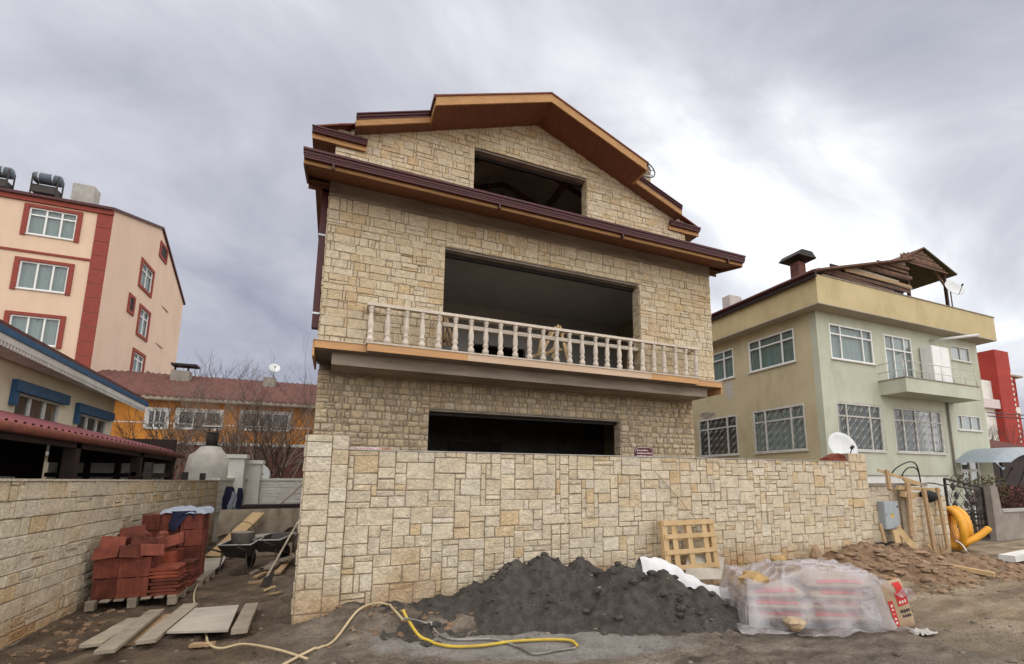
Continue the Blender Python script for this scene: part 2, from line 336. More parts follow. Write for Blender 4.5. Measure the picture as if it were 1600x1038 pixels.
def ground_mat():
    m = bpy.data.materials.new('mud'); m.use_nodes = True; t = m.node_tree; ns = t.nodes; L = t.links
    b = ns['Principled BSDF']; b.inputs['Specular IOR Level'].default_value = .3
    g = ns.new('ShaderNodeNewGeometry'); P = g.outputs['Position']
    def N(s, d=8, r=.6, st=None):
        v = P
        if st: mp = ns.new('ShaderNodeMapping'); mp.inputs['Scale'].default_value = st; mp.inputs['Rotation'].default_value = (0,0,R(-8)); L.new(P, mp.inputs['Vector']); v = mp.outputs[0]
        n = ns.new('ShaderNodeTexNoise'); n.inputs['Scale'].default_value = s; n.inputs['Detail'].default_value = d; n.inputs['Roughness'].default_value = r; L.new(v, n.inputs['Vector']); return n.outputs['Fac']
    def ramp(fac, *st):
        c = ns.new('ShaderNodeValToRGB'); L.new(fac, c.inputs[0]); e = c.color_ramp.elements
        e[0].position, e[0].color = st[0][0], (*st[0][1], 1); e[1].position, e[1].color = st[-1][0], (*st[-1][1], 1)
        for p, cc in st[1:-1]: q = e.new(p); q.color = (*cc, 1)
        return c.outputs[0]
    near = ramp(N(2.6, 10, .68, (.7, 1.3, 1)), (.3,(.078,.060,.044)), (.44,(.16,.127,.094)), (.56,(.265,.216,.164)), (.69,(.395,.335,.265)))
    alley = ramp(N(2.6), (.3,(.085,.057,.037)), (.5,(.165,.113,.072)), (.70,(.30,.22,.145)))
    dry = ramp(N(1.5, 9, .62, (.45, 1.6, 1)), (.28,(.14,.096,.06)), (.45,(.285,.207,.13)), (.58,(.43,.33,.22)), (.72,(.57,.465,.335)))
    sp = ns.new('ShaderNodeSeparateXYZ'); L.new(P, sp.inputs[0])
    def mask(sock, a, bb, wob):
        ad = ns.new('ShaderNodeMath'); ad.operation = 'MULTIPLY_ADD'; L.new(N(.8, 4), ad.inputs[0]); ad.inputs[1].default_value = wob; L.new(sock, ad.inputs[2])
        r = ns.new('ShaderNodeMapRange'); r.interpolation_type = 'SMOOTHSTEP'; r.inputs['From Min'].default_value = a + wob / 2; r.inputs['From Max'].default_value = bb + wob / 2; L.new(ad.outputs[0], r.inputs['Value']); return r.outputs[0]
    m1 = ns.new('ShaderNodeMix'); m1.data_type = 'RGBA'; L.new(mask(sp.outputs[0], 4.6, 7.2, 2.2), m1.inputs[0]); L.new(near, m1.inputs[6]); L.new(dry, m1.inputs[7])
    m2 = ns.new('ShaderNodeMix'); m2.data_type = 'RGBA'; L.new(mask(sp.outputs[0], -.9, .1, 1.2), m2.inputs[0]); L.new(alley, m2.inputs[6]); L.new(m1.outputs[2], m2.inputs[7])
    def ma(op, a, bb=0.):
        n = ns.new('ShaderNodeMath'); n.operation = op
        for k, q in enumerate((a, bb)):
            if isinstance(q, (int, float)): n.inputs[k].default_value = q
            else: L.new(q, n.inputs[k])
        return n.outputs[0]
    X, Y = sp.outputs[0], sp.outputs[1]; dx = ma('SUBTRACT', X, 1.95); yy = ma('ADD', ma('SUBTRACT', Y, 4.78), ma('MULTIPLY', dx, .40))
    rad = ma('ADD', ma('POWER', ma('ABSOLUTE', ma('DIVIDE', dx, 1.45)), 2), ma('POWER', ma('ABSOLUTE', ma('DIVIDE', yy, .50)), 2))
    rad = ma('ADD', rad, ma('MULTIPLY', ma('SUBTRACT', N(2.4, 7, .65), .5), 2.6))
    ms = ns.new('ShaderNodeMapRange'); ms.inputs['From Min'].default_value = 1.15; ms.inputs['From Max'].default_value = .75; L.new(rad, ms.inputs['Value'])
    slur = ramp(N(3.5), (.3,(.23,.21,.185)), (.5,(.34,.315,.28)), (.7,(.42,.39,.35)))
    m6 = ns.new('ShaderNodeMix'); m6.data_type = 'RGBA'; L.new(ms.outputs[0], m6.inputs[0]); L.new(m2.outputs[2], m6.inputs[6]); L.new(slur, m6.inputs[7])
    spk = ns.new('ShaderNodeMapRange'); spk.inputs['From Min'].default_value = .3; spk.inputs['From Max'].default_value = .7; spk.inputs['To Min'].default_value = .58; spk.inputs['To Max'].default_value = 1.35; L.new(N(42, 9, .75), spk.inputs['Value'])
    sc = ns.new('ShaderNodeVectorMath'); sc.operation = 'SCALE'; L.new(m6.outputs[2], sc.inputs[0]); L.new(spk.outputs[0], sc.inputs['Scale'])
    L.new(sc.outputs[0], b.inputs['Base Color'])
    rr = ns.new('ShaderNodeMapRange'); rr.inputs['To Min'].default_value = .5; rr.inputs['To Max'].default_value = 1.0; rr.inputs['From Min'].default_value = .35; rr.inputs['From Max'].default_value = .6; L.new(N(1.1), rr.inputs['Value']); L.new(rr.outputs[0], b.inputs['Roughness'])
    vo = ns.new('ShaderNodeTexVoronoi'); vo.inputs['Scale'].default_value = 26; L.new(P, vo.inputs['Vector'])
    a0 = ns.new('ShaderNodeMath'); a0.operation = 'MULTIPLY_ADD'; L.new(vo.outputs['Distance'], a0.inputs[0]); a0.inputs[1].default_value = -.45; L.new(N(14, 10, .72), a0.inputs[2])
    a = ns.new('ShaderNodeMath'); a.operation = 'ADD'; L.new(a0.outputs[0], a.inputs[0]); L.new(N(70, 6), a.inputs[1])
    bp = ns.new('ShaderNodeBump'); bp.inputs['Strength'].default_value = 1.0; bp.inputs['Distance'].default_value = .06; L.new(a.outputs[0], bp.inputs['Height']); L.new(bp.outputs[0], b.inputs['Normal'])
    MT['mud'] = m
ground_mat()

# ------------------------------------------------------------------ ground
def gz(x, y):
    h = .034 * fbm(x, y, 0, .9, 3) + .030 * fbm(x, y, 3, 3.4, 4) + .034 * (.35 - abs(nz(x, y, 6, 4.5))) + .012 * nz(x, y, 2, 12)
    h += .15 * sm((y - 5.0) / 1.0) * sm((x + .1) / .5) * sm((2.6 - x) / 1.5)          # soil banked against the garden wall
    h += .07 * sm((y - 5.0) / .5) * sm((x + .9) / .6) * sm((1.0 - x) / .8) * (1 + 1.3 * fbm(x, y, 5, 2.6, 3))
    if x > 4.5: h += .035 * math.sin((y * 1.0 + x * .12) * 5.2 + 1.8 * nz(x, y, 1, .6)) * sm((x - 4.5) / 2) * sm((7 - y) / 1) * (.6 + .8 * nz(x, y, 4, .7))   # wheel ruts
    if x < -.4: h += .02 * fbm(x, y, 9, 3.2, 3) + .03 * max(0, nz(x, y, 12, 2.2)) * sm((7.4 - y) / 1)
    dx = x - 1.95; r = (dx / 1.45) ** 2 + ((y - 4.78 + dx * .40) / .50) ** 2
    if r < 2: h = h * (.18 + .82 * sm((r - .6) / 1.2)) - .01 * sm((1.6 - r) / 1)         # trowelled slurry puddle
    return h
def axis(lo, hi, d, far0, far1):
    a = [lo + i * d for i in range(int(round((hi - lo) / d)) + 1)]; s = d; q = lo; L = []
    while q > far0: s *= 1.5; q -= s; L.append(q)
    s = d; q = hi; H = []
    while q < far1: s *= 1.5; q += s; H.append(q)
    return L[::-1] + a + H
gx = axis(-3, 12, .055, -900, 900); gy = axis(2.4, 9.5, .055, -300, 1500)
g = MB()
for y in gy:
    for x in gx: g.v.append(Vector((x, y, gz(x, y) if (-8 < x < 30 and -2 < y < 30) else 0)))
nx = len(gx)
g.f = [(j*nx+i, j*nx+i+1, (j+1)*nx+i+1, (j+1)*nx+i) for j in range(len(gy)-1) for i in range(nx-1)]
struct(g.build('ground', 'mud', smooth=True))
# ------------------------------------------------------------------ stonework
def layout(W, H, un, sizes, seed, ok=lambda u, v: True):
    rnd = random.Random(seed); nx = max(1, round(W / un)); ny = max(1, round(H / un)); dx = W / nx; dy = H / ny
    occ = [[not ok((i + .5) * dx, (j + .5) * dy) for i in range(nx)] for j in range(ny)]; res = []
    tot = [s for s in sizes for _ in range(s[2])]
    for j in range(ny):
        for i in range(nx):
            if occ[j][i]: continue
            c = rnd.sample(tot, min(9, len(tot))) + [(2, 1), (1, 2), (1, 1)]
            for q in c:
                a, b = q[0], q[1]
                if i + a > nx or j + b > ny or any(occ[jj][ii] for jj in range(j, j + b) for ii in range(i, i + a)): continue
                if i + a < nx and not occ[j][i + a] and (i + a + 1 >= nx or occ[j][i + a + 1]) and i + a + 1 <= nx and not any(occ[jj][i + a] for jj in range(j, j + b)): a += 1
                for jj in range(j, j + b):
                    for ii in range(i, i + a): occ[jj][ii] = True
                res.append((i * dx, j * dy, (i + a) * dx, (j + b) * dy)); break
    return res
SIZES = [(3,2,6),(4,2,6),(2,2,5),(2,3,4),(3,3,5),(4,3,4),(1,2,4),(1,3,2),(5,2,3),(5,3,2),(2,1,2),(4,1,3),(3,1,3)]
SIZES_S = [(2,2,8),(3,2,8),(3,3,3),(2,3,3),(1,2,4),(2,1,4),(3,1,4),(4,2,3),(4,1,2),(1,1,1)]
def courses(W, H, seed, ok=lambda u, v: True, hmin=.11, hmax=.19, wmin=.11, wmax=.40, edges=()):
    """roughly coursed rubble: rows of uneven height, long and short stones, some split into thin slips; edges: u positions every row must break at"""
    rnd = random.Random(seed); res = []; v = 0.
    while v < H - .02:
        h = rnd.uniform(hmin, hmax)
        if H - v - h < hmin * .7: h = H - v
        cuts = sorted([0, W] + list(edges)); u = 0.; k = 1; wob = 0
        while u < W - .01:
            while cuts[k] <= u + 1e-6: k += 1
            lim = cuts[k]; w = rnd.choice((rnd.uniform(wmin, wmax), rnd.uniform(wmin, wmax), rnd.uniform(.05, .09)))
            if lim - u - w < .06: w = lim - u
            c = [(u, v, u + w, v + h)]; r = rnd.random()
            if r < .13 and w > .14 and h > .12: t = v + h * rnd.uniform(.28, .7); c = [(u, v, u + w, t), (u, t, u + w, v + h)]
            elif r < .20 and w > .2 and h > .13: t = v + h * rnd.uniform(.35, .65); q = u + w * rnd.uniform(.35, .65); c = [(u, v, u + w, t), (u, t, q, v + h), (q, t, u + w, v + h)]
            elif r < .25 and res and v > 0: c = [(u, v, u + w, v + h * .8), (u, v + h * .8, u + w, v + h)] if h > .15 else c
            for q in c:
                if ok((q[0] + q[2]) / 2, (q[1] + q[3]) / 2) and ok(q[0] + .004, q[1] + .004) and ok(q[2] - .004, q[3] - .004) and ok(q[0] + .004, q[3] - .004) and ok(q[2] - .004, q[1] + .004): res.append(q)
                elif ok((q[0] + q[2]) / 2, (q[1] + q[3]) / 2):     # trim at the top or bottom of an opening
                    zs = [q[1] + (q[3] - q[1]) * i / 12 for i in range(13)]; good = [z for z in zs if ok(q[0] + .004, z) and ok(q[2] - .004, z)]
                    if good and max(good) - min(good) > .035: res.append((q[0], min(good), q[2], max(good)))
                else:
                    zs = [q[1] + (q[3] - q[1]) * i / 12 for i in range(13)]; good = [z for z in zs if ok((q[0] + q[2]) / 2, z) and ok(q[0] + .004, z) and ok(q[2] - .004, z)]
                    if good and max(good) - min(good) > .035: res.append((q[0], min(good), q[2], max(good)))
            u += w
        v += h
    return res
def stone(mb, O, U, V, N, u0, v0, u1, v1, rnd, gap=.003, proud=.018, rough=.006, e=.007):
    a, b = u1 - u0 - 2 * gap, v1 - v0 - 2 * gap; P = O + U * (u0 + gap) + V * (v0 + gap)
    pr = proud * rnd.uniform(.6, 1.35); eu = min(e, a * .3); ev = min(e, b * .3); tu = [0, eu, a - eu, a]; tv = [0, ev, b - ev, b]; vs = []
    t1 = rnd.uniform(-.5, .5) * rough; t2 = rnd.uniform(-.5, .5) * rough
    jl, jr, jb, jt = (rnd.uniform(0, .005) for _ in range(4)); sk = rnd.uniform(-.004, .004); sk2 = rnd.uniform(-.004, .004)
    for j in range(4):
        for i in range(4):
            k = (i in (0, 3)) + (j in (0, 3)); du = tu[i]; dv = tv[j]
            if i < 2: du += jl + (sk if j > 1 else 0)
            else: du -= jr + (sk if j < 2 else 0)
            if j < 2: dv += jb + (sk2 if i > 1 else 0)
            else: dv -= jt + (sk2 if i < 2 else 0)
            if k == 2: du += (eu if i == 0 else -eu) * .45; dv += (ev if j == 0 else -ev) * .45
            if k == 0: du += rnd.uniform(0, 1) * eu * (1 if i == 1 else -1); dv += rnd.uniform(0, 1) * ev * (1 if j == 1 else -1)
            h = pr + rnd.uniform(-rough, rough) * (1 if k == 0 else .4) - (e * .55 if k == 1 else e * .8 if k == 2 else 0) + t1 * (1 if i > 1 else -1) + t2 * (1 if j > 1 else -1)
            vs.append(P + U * du + V * dv + N * max(.003, h))
    ring = [0, 1, 2, 3, 7, 11, 15, 14, 13, 12, 8, 4]
    for k in ring: q = vs[k]; vs.append(q - N * ((q - O).dot(N) + .03))
    fs = [(j*4+i, j*4+i+1, (j+1)*4+i+1, (j+1)*4+i) for j in range(3) for i in range(3)]
    fs += [(ring[(k + 1) % 12], ring[k], 16 + k, 16 + (k + 1) % 12) for k in range(12)]
    if U.cross(V).dot(N) < 0: fs = [f[::-1] for f in fs]
    mb.add(vs, fs)
def lay_stones(sets, limit, seed, hidden=lambda p: False):
    """sets: (rects, O, U, V, N, part, material, keywords). The largest in the photograph become objects of their own, the rest one joined part."""
    allr = []
    for s in sets:
        for r in s[0]:
            c = s[1] + s[2] * ((r[0] + r[2]) / 2) + s[3] * ((r[1] + r[3]) / 2); d = c - _c
            A = (r[2] - r[0]) * (r[3] - r[1]) * max(0, -d.normalized().dot(s[4])) / d.length_squared
            pz = d.dot(_f); px = CX + F * d.dot(_r) / max(pz, .01); py = CY - F * d.dot(_u) / max(pz, .01)
            if pz < .2 or not (-10 < px < 1610 and -10 < py < 1048) or hidden(c): A *= .001
            allr.append((A, s, r))
    allr.sort(key=lambda q: -q[0]); rnd = random.Random(seed); rest = {}
    for k, (A, s, r) in enumerate(allr):
        if k < limit:
            mb = MB(); stone(mb, s[1], s[2], s[3], s[4], *r, rnd, **s[7]); mb.build('stone', s[6], s[5])
        else:
            mb = rest.setdefault((s[5].name, s[6]), (MB(), s))[0]; stone(mb, s[1], s[2], s[3], s[4], *r, rnd, **s[7])
    for (pn, mt), (mb, s) in rest.items(): mb.build('small_stones', mt, s[5], stuff=True)
XA, YA, ZA = Vector((1,0,0)), Vector((0,1,0)), Vector((0,0,1))

# front garden wall ------------------------------------------------
YW, WT = 6.22, 1.965
gw = thing('garden_wall', 'pale cream stone garden wall with end pillars in front of the house', 'wall', (4.6, 6.4, 0))
core = MB().box(.14, 9.02, YW + .03, YW + .30, -.2, WT).build('wall_core', 'mortar', gw)
pl1 = MB().box(-.30, .15, YW - .03, YW + .40, -.2, 2.13).build('pillar', 'mortar', gw)
pl2 = MB().box(9.0, 9.49, YW + .02, YW + .40, -.2, 2.13).build('pillar', 'mortar', gw)
box('coping', 'concrete_pale', gw, .15, 9.0, YW + .005, YW + .32, WT, WT + .012)
PIL = [(2,2,3),(3,2,4),(4,2,3),(1,2,2),(2,3,1),(3,3,1)]
sets = [(layout(8.86, WT, .067, SIZES, 11), Vector((.15, YW + .03, 0)), XA, ZA, -YA, core, 'stone_cream', dict()),
        (layout(.45, 2.13, .085, PIL, 4), Vector((-.30, YW - .03, 0)), XA, ZA, -YA, pl1, 'stone_cream', dict()),
        (layout(.43, 2.13, .085, PIL, 5), Vector((-.30, YW + .40, 0)), -YA, ZA, -XA, pl1, 'stone_cream', dict()),
        (layout(.49, 2.13, .085, PIL, 6), Vector((9.0, YW + .02, 0)), XA, ZA, -YA, pl2, 'stone_cream', dict())]
def behind_sand(p): return p.z < .75 - abs(p.x - 2.3) * .33 or (p.x > 7 and p.z < .25)
lay_stones(sets, 300, 1, behind_sand)

# low wall carrying the meter ---------------------------------------
mw = thing('meter_wall', 'low stone wall with a grey meter box beside the garden wall', 'wall', (10.8, 6.5, 0))
mc = MB().box(9.5, 10.75, YW + .16, YW + .45, -.2, 1.5).box(10.75, 12.05, YW + .06, YW + .5, -.2, 1.28).box(10.6, 10.8, YW + .10, YW + .45, -.2, 1.5).build('wall_core', 'mortar', mw)
box('coping', 'concrete', mw, 9.5, 11.6, YW + .12, YW + .46, 1.5, 1.56)
lay_stones([(layout(1.1, 1.5, .095, SIZES, 21), Vector((9.5, YW + .16, 0)), XA, ZA, -YA, mc, 'stone_cream', dict()),
            (layout(1.3, 1.28, .10, SIZES, 22), Vector((10.75, YW + .06, 0)), XA, ZA, -YA, mc, 'stone_cream', dict())], 120, 2)

# left boundary wall ------------------------------------------------
XL = -2.79
bw = thing('boundary_wall', 'long cream stone boundary wall running back along the alley', 'wall', (XL - .15, 10.5, 0))
bc = MB().box(XL - .32, XL - .03, 4.6, 15.75, -.2, 1.60).build('wall_core', 'mortar', bw)
box('coping', 'stone_cream', bw, XL - .34, XL + .0, 4.6, 15.76, 1.60, 1.625)
lay_stones([(courses(11.15, 1.60, 31, hmin=.12, hmax=.24, wmin=.14, wmax=.48), Vector((XL - .03, 4.6, 0)), YA, ZA, XA, bc, 'stone_cream', dict())], 300, 3,
           lambda p: 8.1 < p.y < 10.3 and p.z < .6)

# ------------------------------------------------------------------ the stone house
HX0, HX1, YM, YB = -.39, 8.53, 9.2, 10.05          # sides, face of the jettied middle storey, face of the other storeys
HC = (HX0 + HX1) / 2
hs = thing('stone_house', 'unfinished three storey stone house with empty window openings and a balcony', 'house', (HC, 14, 0))
def wall_open(mb, x0, x1, y0, y1, z0, z1, ox0, ox1, oz0, oz1):
    mb.box(x0, ox0, y0, y1, z0, z1).box(ox1, x1, y0, y1, z0, z1).box(ox0, ox1, y0, y1, oz1, z1)
    if oz0 > z0 + .01: mb.box(ox0, ox1, y0, y1, z0, oz0)
GW = (1.71, 6.30, 1.2, 3.07); MW_ = (1.757, 6.366, 4.0, 6.24); AW = (2.51, 5.45, 8.0, 9.26)
m = MB(); wall_open(m, HX0, HX1, YB, YB + .3, -.2, 3.70, *GW)
gf = m.build('ground_floor_wall', 'mortar', hs)
m = MB(); wall_open(m, HX0, HX1, YM, YM + .3, 4.0, 6.80, *MW_); m.box(HX0, HX0 + .3, YM + .3, YB, 4.0, 6.8).box(HX1 - .3, HX1, YM + .3, YB, 4.0, 6.8)
mf = m.build('middle_floor_wall', 'mortar', hs)
RS = .385; APZ = 10.36                                # roof slope, height of the roof underside line at the ridge
def ru(x): return APZ - RS * abs(x - HC)              # underside of the roof
m = MB(); y0, y1 = YB, YB + .3
m.box(HX0, AW[0], y0, y1, 7.0, 8.2).box(AW[1], HX1, y0, y1, 7.0, 8.2).box(AW[0], AW[1], y0, y1, 7.0, AW[2])
def gable_piece(xa, xb, za):
    pts = [(xa, y0, za), (xb, y0, za), (xb, y0, ru(xb) + .03)] + ([(HC, y0, ru(HC) + .03)] if xa < HC < xb else []) + [(xa, y0, ru(xa) + .03)]
    m.prism(pts, (0, .3, 0))
gable_piece(HX0, AW[0], 8.2); gable_piece(AW[1], HX1, 8.2); gable_piece(AW[0], AW[1], AW[3])
af = m.build('attic_wall', 'mortar', hs)
box('side_wall', 'plain_wall', hs, HX0, HX0 + .3, YB + .3, 18, -.2, ru(HX0)); box('side_wall', 'plain_wall', hs, HX1 - .3, HX1, YB + .3, 18, -.2, ru(HX1))
box('back_wall', 'plaster_room', hs, HX0 + .3, HX1 - .3, 17.7, 18, -.2, 8.6)
m = MB(); m.prism([(HX0 + .3, 17.7, 8.6), (HX1 - .3, 17.7, 8.6), (HX1 - .3, 17.7, ru(HX1)), (HC, 17.7, ru(HC)), (HX0 + .3, 17.7, ru(HX0))], (0, .3, 0)); m.build('back_gable', 'plaster_room', hs)
box('floor_slab', 'plaster_room', hs, HX0 + .3, HX1 - .3, YM + .3, 17.7, 3.66, 3.98); box('floor_slab', 'plaster_room', hs, HX0 + .3, HX1 - .3, YM + .3, 17.7, 6.62, 6.9)
# rooms behind the openings
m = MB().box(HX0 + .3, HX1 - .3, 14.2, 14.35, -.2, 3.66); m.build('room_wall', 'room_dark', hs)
m = MB(); wall_open(m, HX0 + .3, HX1 - .3, 13.2, 13.35, 3.98, 6.62, 3.3, 5.0, 3.98, 5.5); m.build('room_wall', 'plaster_room', hs)
m = MB().box(3.0, 4.6, 14.12, 14.18, .2, 2.75); m.build('room_doorway', 'iron_black', hs)  # flat black slab stands in for the unlit depth of a back opening
def sill_mask(op, dz): return lambda u, v: not (op[0] - .001 < u + HX0 < op[1] + .001 and op[2] - .001 < v + dz < op[3] + .001)
Wd = HX1 - HX0
sets = [(courses(Wd, 2.80, 41, sill_mask(MW_, 4.0), edges=(MW_[0] - HX0, MW_[1] - HX0)), Vector((HX0, YM, 4.0)), XA, ZA, -YA, mf, 'stone_yellow', dict()),
        (courses(Wd, 2.2, 42, sill_mask(GW, 1.5), .10, .165, .09, .24, edges=(GW[0] - HX0, GW[1] - HX0)), Vector((HX0, YB, 1.5)), XA, ZA, -YA, gf, 'stone_rough', dict(gap=.007, proud=.034, rough=.010, e=.024)),
        (courses(Wd, 2.7, 43, lambda u, v: sill_mask(AW, 7.7)(u, v) and v + 7.7 < ru(u + HX0) + .16, edges=(AW[0] - HX0, AW[1] - HX0)), Vector((HX0, YB, 7.7)), XA, ZA, -YA, af, 'stone_yellow', dict()),
        # reveals on the right hand jambs
        (layout(.28, MW_[3] - 4.0, .075, PIL, 44), Vector((MW_[1], YM + .28, 4.0)), -YA, ZA, -XA, mf, 'stone_yellow', dict(proud=.012)),
        (layout(.28, 1.57, .075, PIL, 45), Vector((GW[1], YB + .28, 1.5)), -YA, ZA, -XA, gf, 'stone_rough', dict(proud=.012)),
        (layout(.28, 1.26, .075, PIL, 46), Vector((AW[1], YB + .28, 8.0)), -YA, ZA, -XA, af, 'stone_yellow', dict(proud=.012)),
        (layout(.85, 2.8, .076, SIZES, 47), Vector((HX0, YB, 4.0)), -YA, ZA, -XA, mf, 'stone_yellow', dict()),
        (layout(.85, 2.8, .076, SIZES, 48), Vector((HX1, YM, 4.0)), YA, ZA, XA, mf, 'stone_yellow', dict())]
lay_stones(sets, 320, 4, lambda p: (p.y > 10 and (p.z < 2.2 or 7 < p.z < 8.25)))
for op, y, nm in ((GW, YB, 'lintel'), (MW_, YM, 'lintel'), (AW, YB, 'lintel')):
    o = box(nm, 'concrete', hs, op[0] - .02, op[1] + .02, y + .03, y + .29, op[3] - .035, op[3] + .02)
    box('window_channel', 'iron_black', hs, op[0], op[1], y + .20, y + .28, op[3] - .10, op[3] - .037)
# concrete band under the main eave, floor slab edge, beam below
box('concrete_band', 'beam_concrete', hs, HX0 - .01, HX1 + .01, YM - .02, YM + .3, 6.80, 7.12)
box('slab', 'concrete', hs, HX0 - .04, HX1 + .04, 9.03, YB + .3, 3.87, 3.995)
box('balcony_slab', 'concrete', hs, .42, 7.74, 8.90, 9.03, 3.87, 3.995)
m = MB().box(HX0 - .05, .40, 9.0, 9.028, 3.865, 4.0); m.build('edge_board', 'slab_board', hs)
m = MB().box(.40, 2.2, 8.87, 8.898, 3.865, 4.0); m.build('edge_board', 'slab_board', hs)
m = MB().box(2.2, 6.4, 8.87, 8.898, 3.865, 4.0); m.build('edge_board', 'slab_board_pale', hs)
m = MB().box(6.4, 7.76, 8.87, 8.898, 3.865, 4.0); m.build('edge_board', 'slab_board', hs)
m = MB().box(7.76, HX1 + .05, 9.0, 9.028, 3.865, 4.0); m.build('edge_board', 'slab_board', hs)
box('slab_edge_top', 'baluster_stone', hs, .38, 7.78, 8.855, 9.19, 4.0, 4.028); m = MB().box(HX0 - .07, .38, 8.985, 9.19, 4.0, 4.012).box(7.78, HX1 + .07, 8.985, 9.19, 4.0, 4.012); m.build('slab_edge_top', 'baluster_stone', hs)
for xa, xb in ((HX0 - .075, HX0 - .045), (HX1 + .045, HX1 + .075)): box('edge_board', 'slab_board', hs, xa, xb, 9.03, 10.2, 3.72, 4.0)
box('concrete_beam', 'beam_concrete', hs, -.16, 8.30, 9.22, YB + .02, 3.64, 3.872)
# balustrade
bal = MB().box(.36, 7.80, 8.86, 8.99, 4.70, 4.755).box(.36, .47, 8.99, 9.19, 4.70, 4.755).box(7.69, 7.80, 8.99, 9.19, 4.70, 4.755).build('handrail', 'baluster_stone', hs)
prof = [(.048,0),(.048,.09),(.036,.10),(.030,.13),(.044,.17),(.046,.185),(.036,.20),(.028,.215),(.040,.27),(.043,.33),(.036,.42),(.026,.52),(.022,.55),(.033,.565),(.033,.58),(.025,.595),(.040,.615),(.042,.675)]
prof = [(r * 1.28, h) for r, h in prof]; b0 = MB().lathe(prof, (0, 0, 0), 10); bme = None
for i in range(25):
    X = .43 + i * (7.73 - .43) / 24 + random.Random(i).uniform(-.012, .012)
    if bme is None:
        o = b0.build('baluster', 'baluster_stone', hs, smooth=True); bme = o.data; zc = .3375
    else: o = bpy.data.objects.new('baluster', bme); COL.objects.link(o); o.parent = hs
    o.location = Vector((X, 8.925, 4.028 + zc)) - WL[hs.name]; o.rotation_euler = (random.Random(i + 50).uniform(-.012, .012), random.Random(i + 90).uniform(-.012, .012), i * .7)
box('inner_rail', 'baluster_stone', hs, MW_[0] + .02, MW_[1] - .02, YM + .08, YM + .16, 4.62, 4.70)
# main eave (front canopy roof)
EX0, EX1, EY = -.80, 8.94, 8.33
def ribbed(x0, x1, y, z0, nm='gutter', par=hs, h=.125):         # maroon gutter with two lips, facing -Y
    k = h / .125; m = MB().box(x0, x1, y, y + .10, z0 + .095 * k, z0 + .125 * k).box(x0 + .01, x1 - .01, y + .022, y + .10, z0 + .03 * k, z0 + .095 * k).box(x0 + .004, x1 - .004, y + .010, y + .10, z0 + .055 * k, z0 + .068 * k).box(x0 + .02, x1 - .02, y + .03, y + .10, z0, z0 + .03 * k)
    return m.build(nm, 'gutter_metal', par)
ribbed(EX0, EX1, EY, 6.915, h=.175)
for x in (EX0 + .45, EX1 - .55, 2.6, 5.4): box('gutter_bracket', 'gutter_metal', hs, x, x + .035, EY + .03, EY + .13, 6.83, 6.915)
fb = [EX0 + .01, 1.6, 4.1, 6.4, EX1 - .01]
for k in range(4): box('fascia', 'fascia_wood', hs, fb[k] + .003, fb[k + 1] - .003, EY + .10 + .002 * (k % 2), EY + .13, 6.855 - .004 * (k % 3), 7.05)
for xa, xb in ((EX0 + .01, EX0 + .04), (EX1 - .04, EX1 - .01)): m = MB().prism([(xa, EY + .13, 6.83), (xa, YM + .14, 7.02), (xa, YM + .14, 7.34), (xa, EY + .13, 7.05)], (xb - xa, 0, 0)); m.build('fascia', 'soffit_brown', hs)
def sheet(name, mat, pts, t): return MB().prism(pts, (0, 0, t)).build(name, mat, hs)
sheet('soffit', 'soffit_wood', [(EX0 + .04, EY + .131, 6.86), (EX1 - .04, EY + .131, 6.86), (EX1 - .04, YM - .02, 7.08), (EX0 + .04, YM - .02, 7.08)], .03)
for xa, xb in ((EX0 + .04, HX0 - .02), (HX1 + .02, EX1 - .04)): sheet('soffit', 'soffit_brown', [(xa, YM - .02, 7.00), (xb, YM - .02, 7.00), (xb, YM + .12, 7.04), (xa, YM + .12, 7.04)], .03)
for xa, xb in ((EX0 + .04, HX0 - .012), (HX1 + .012, EX1 - .04)): box('end_board', 'soffit_brown', hs, xa, xb, YM + .12, YM + .145, 6.93, 7.36)
def tiles(name, x0, x1, y0, y1, z0, z1, per=.24, amp=.028, mat='roof_tile', par=hs, along='y', ny=8):
    n = int(abs((x1 - x0) if along == 'y' else (y1 - y0)) / per) * 6
    def fn(u, v):
        if along == 'y': x = x0 + (x1 - x0) * u; y = y0 + (y1 - y0) * v; t = u
        else: y = y0 + (y1 - y0) * u; x = x0 + (x1 - x0) * v; t = u
        k = v * ny; return Vector((x, y, z0 + (z1 - z0) * v + amp * math.sin(t * n / 6 * 2 * math.pi) + .02 * (k - math.floor(k) if v < 1 else 1) * -1))
    m = MB().grid(fn, n, ny); k = len(m.v); nn = n + 1
    for q in list(m.v): m.v.append(q - Vector((0, 0, .05)))
    top = list(m.f); m.f += [tuple(i + k for i in f[::-1]) for f in top]
    edge = [(i, i + 1) for i in range(n)]; m.f += [(b, a, a + k, b + k) for a, b in edge]
    lo = ny * nn; m.f += [(lo + a, lo + a + 1, lo + a + 1 + k, lo + a + k) for a in range(n)]
    m.f += [(j * nn, (j + 1) * nn, (j + 1) * nn + k, j * nn + k) for j in range(ny)] + [((j + 1) * nn + n, j * nn + n, j * nn + n + k, (j + 1) * nn + n + k) for j in range(ny)]
    return m.build(name, mat, par, smooth=True)
tiles('canopy_tiles', EX0, EX1, EY + .06, YB, 7.065, 7.62)
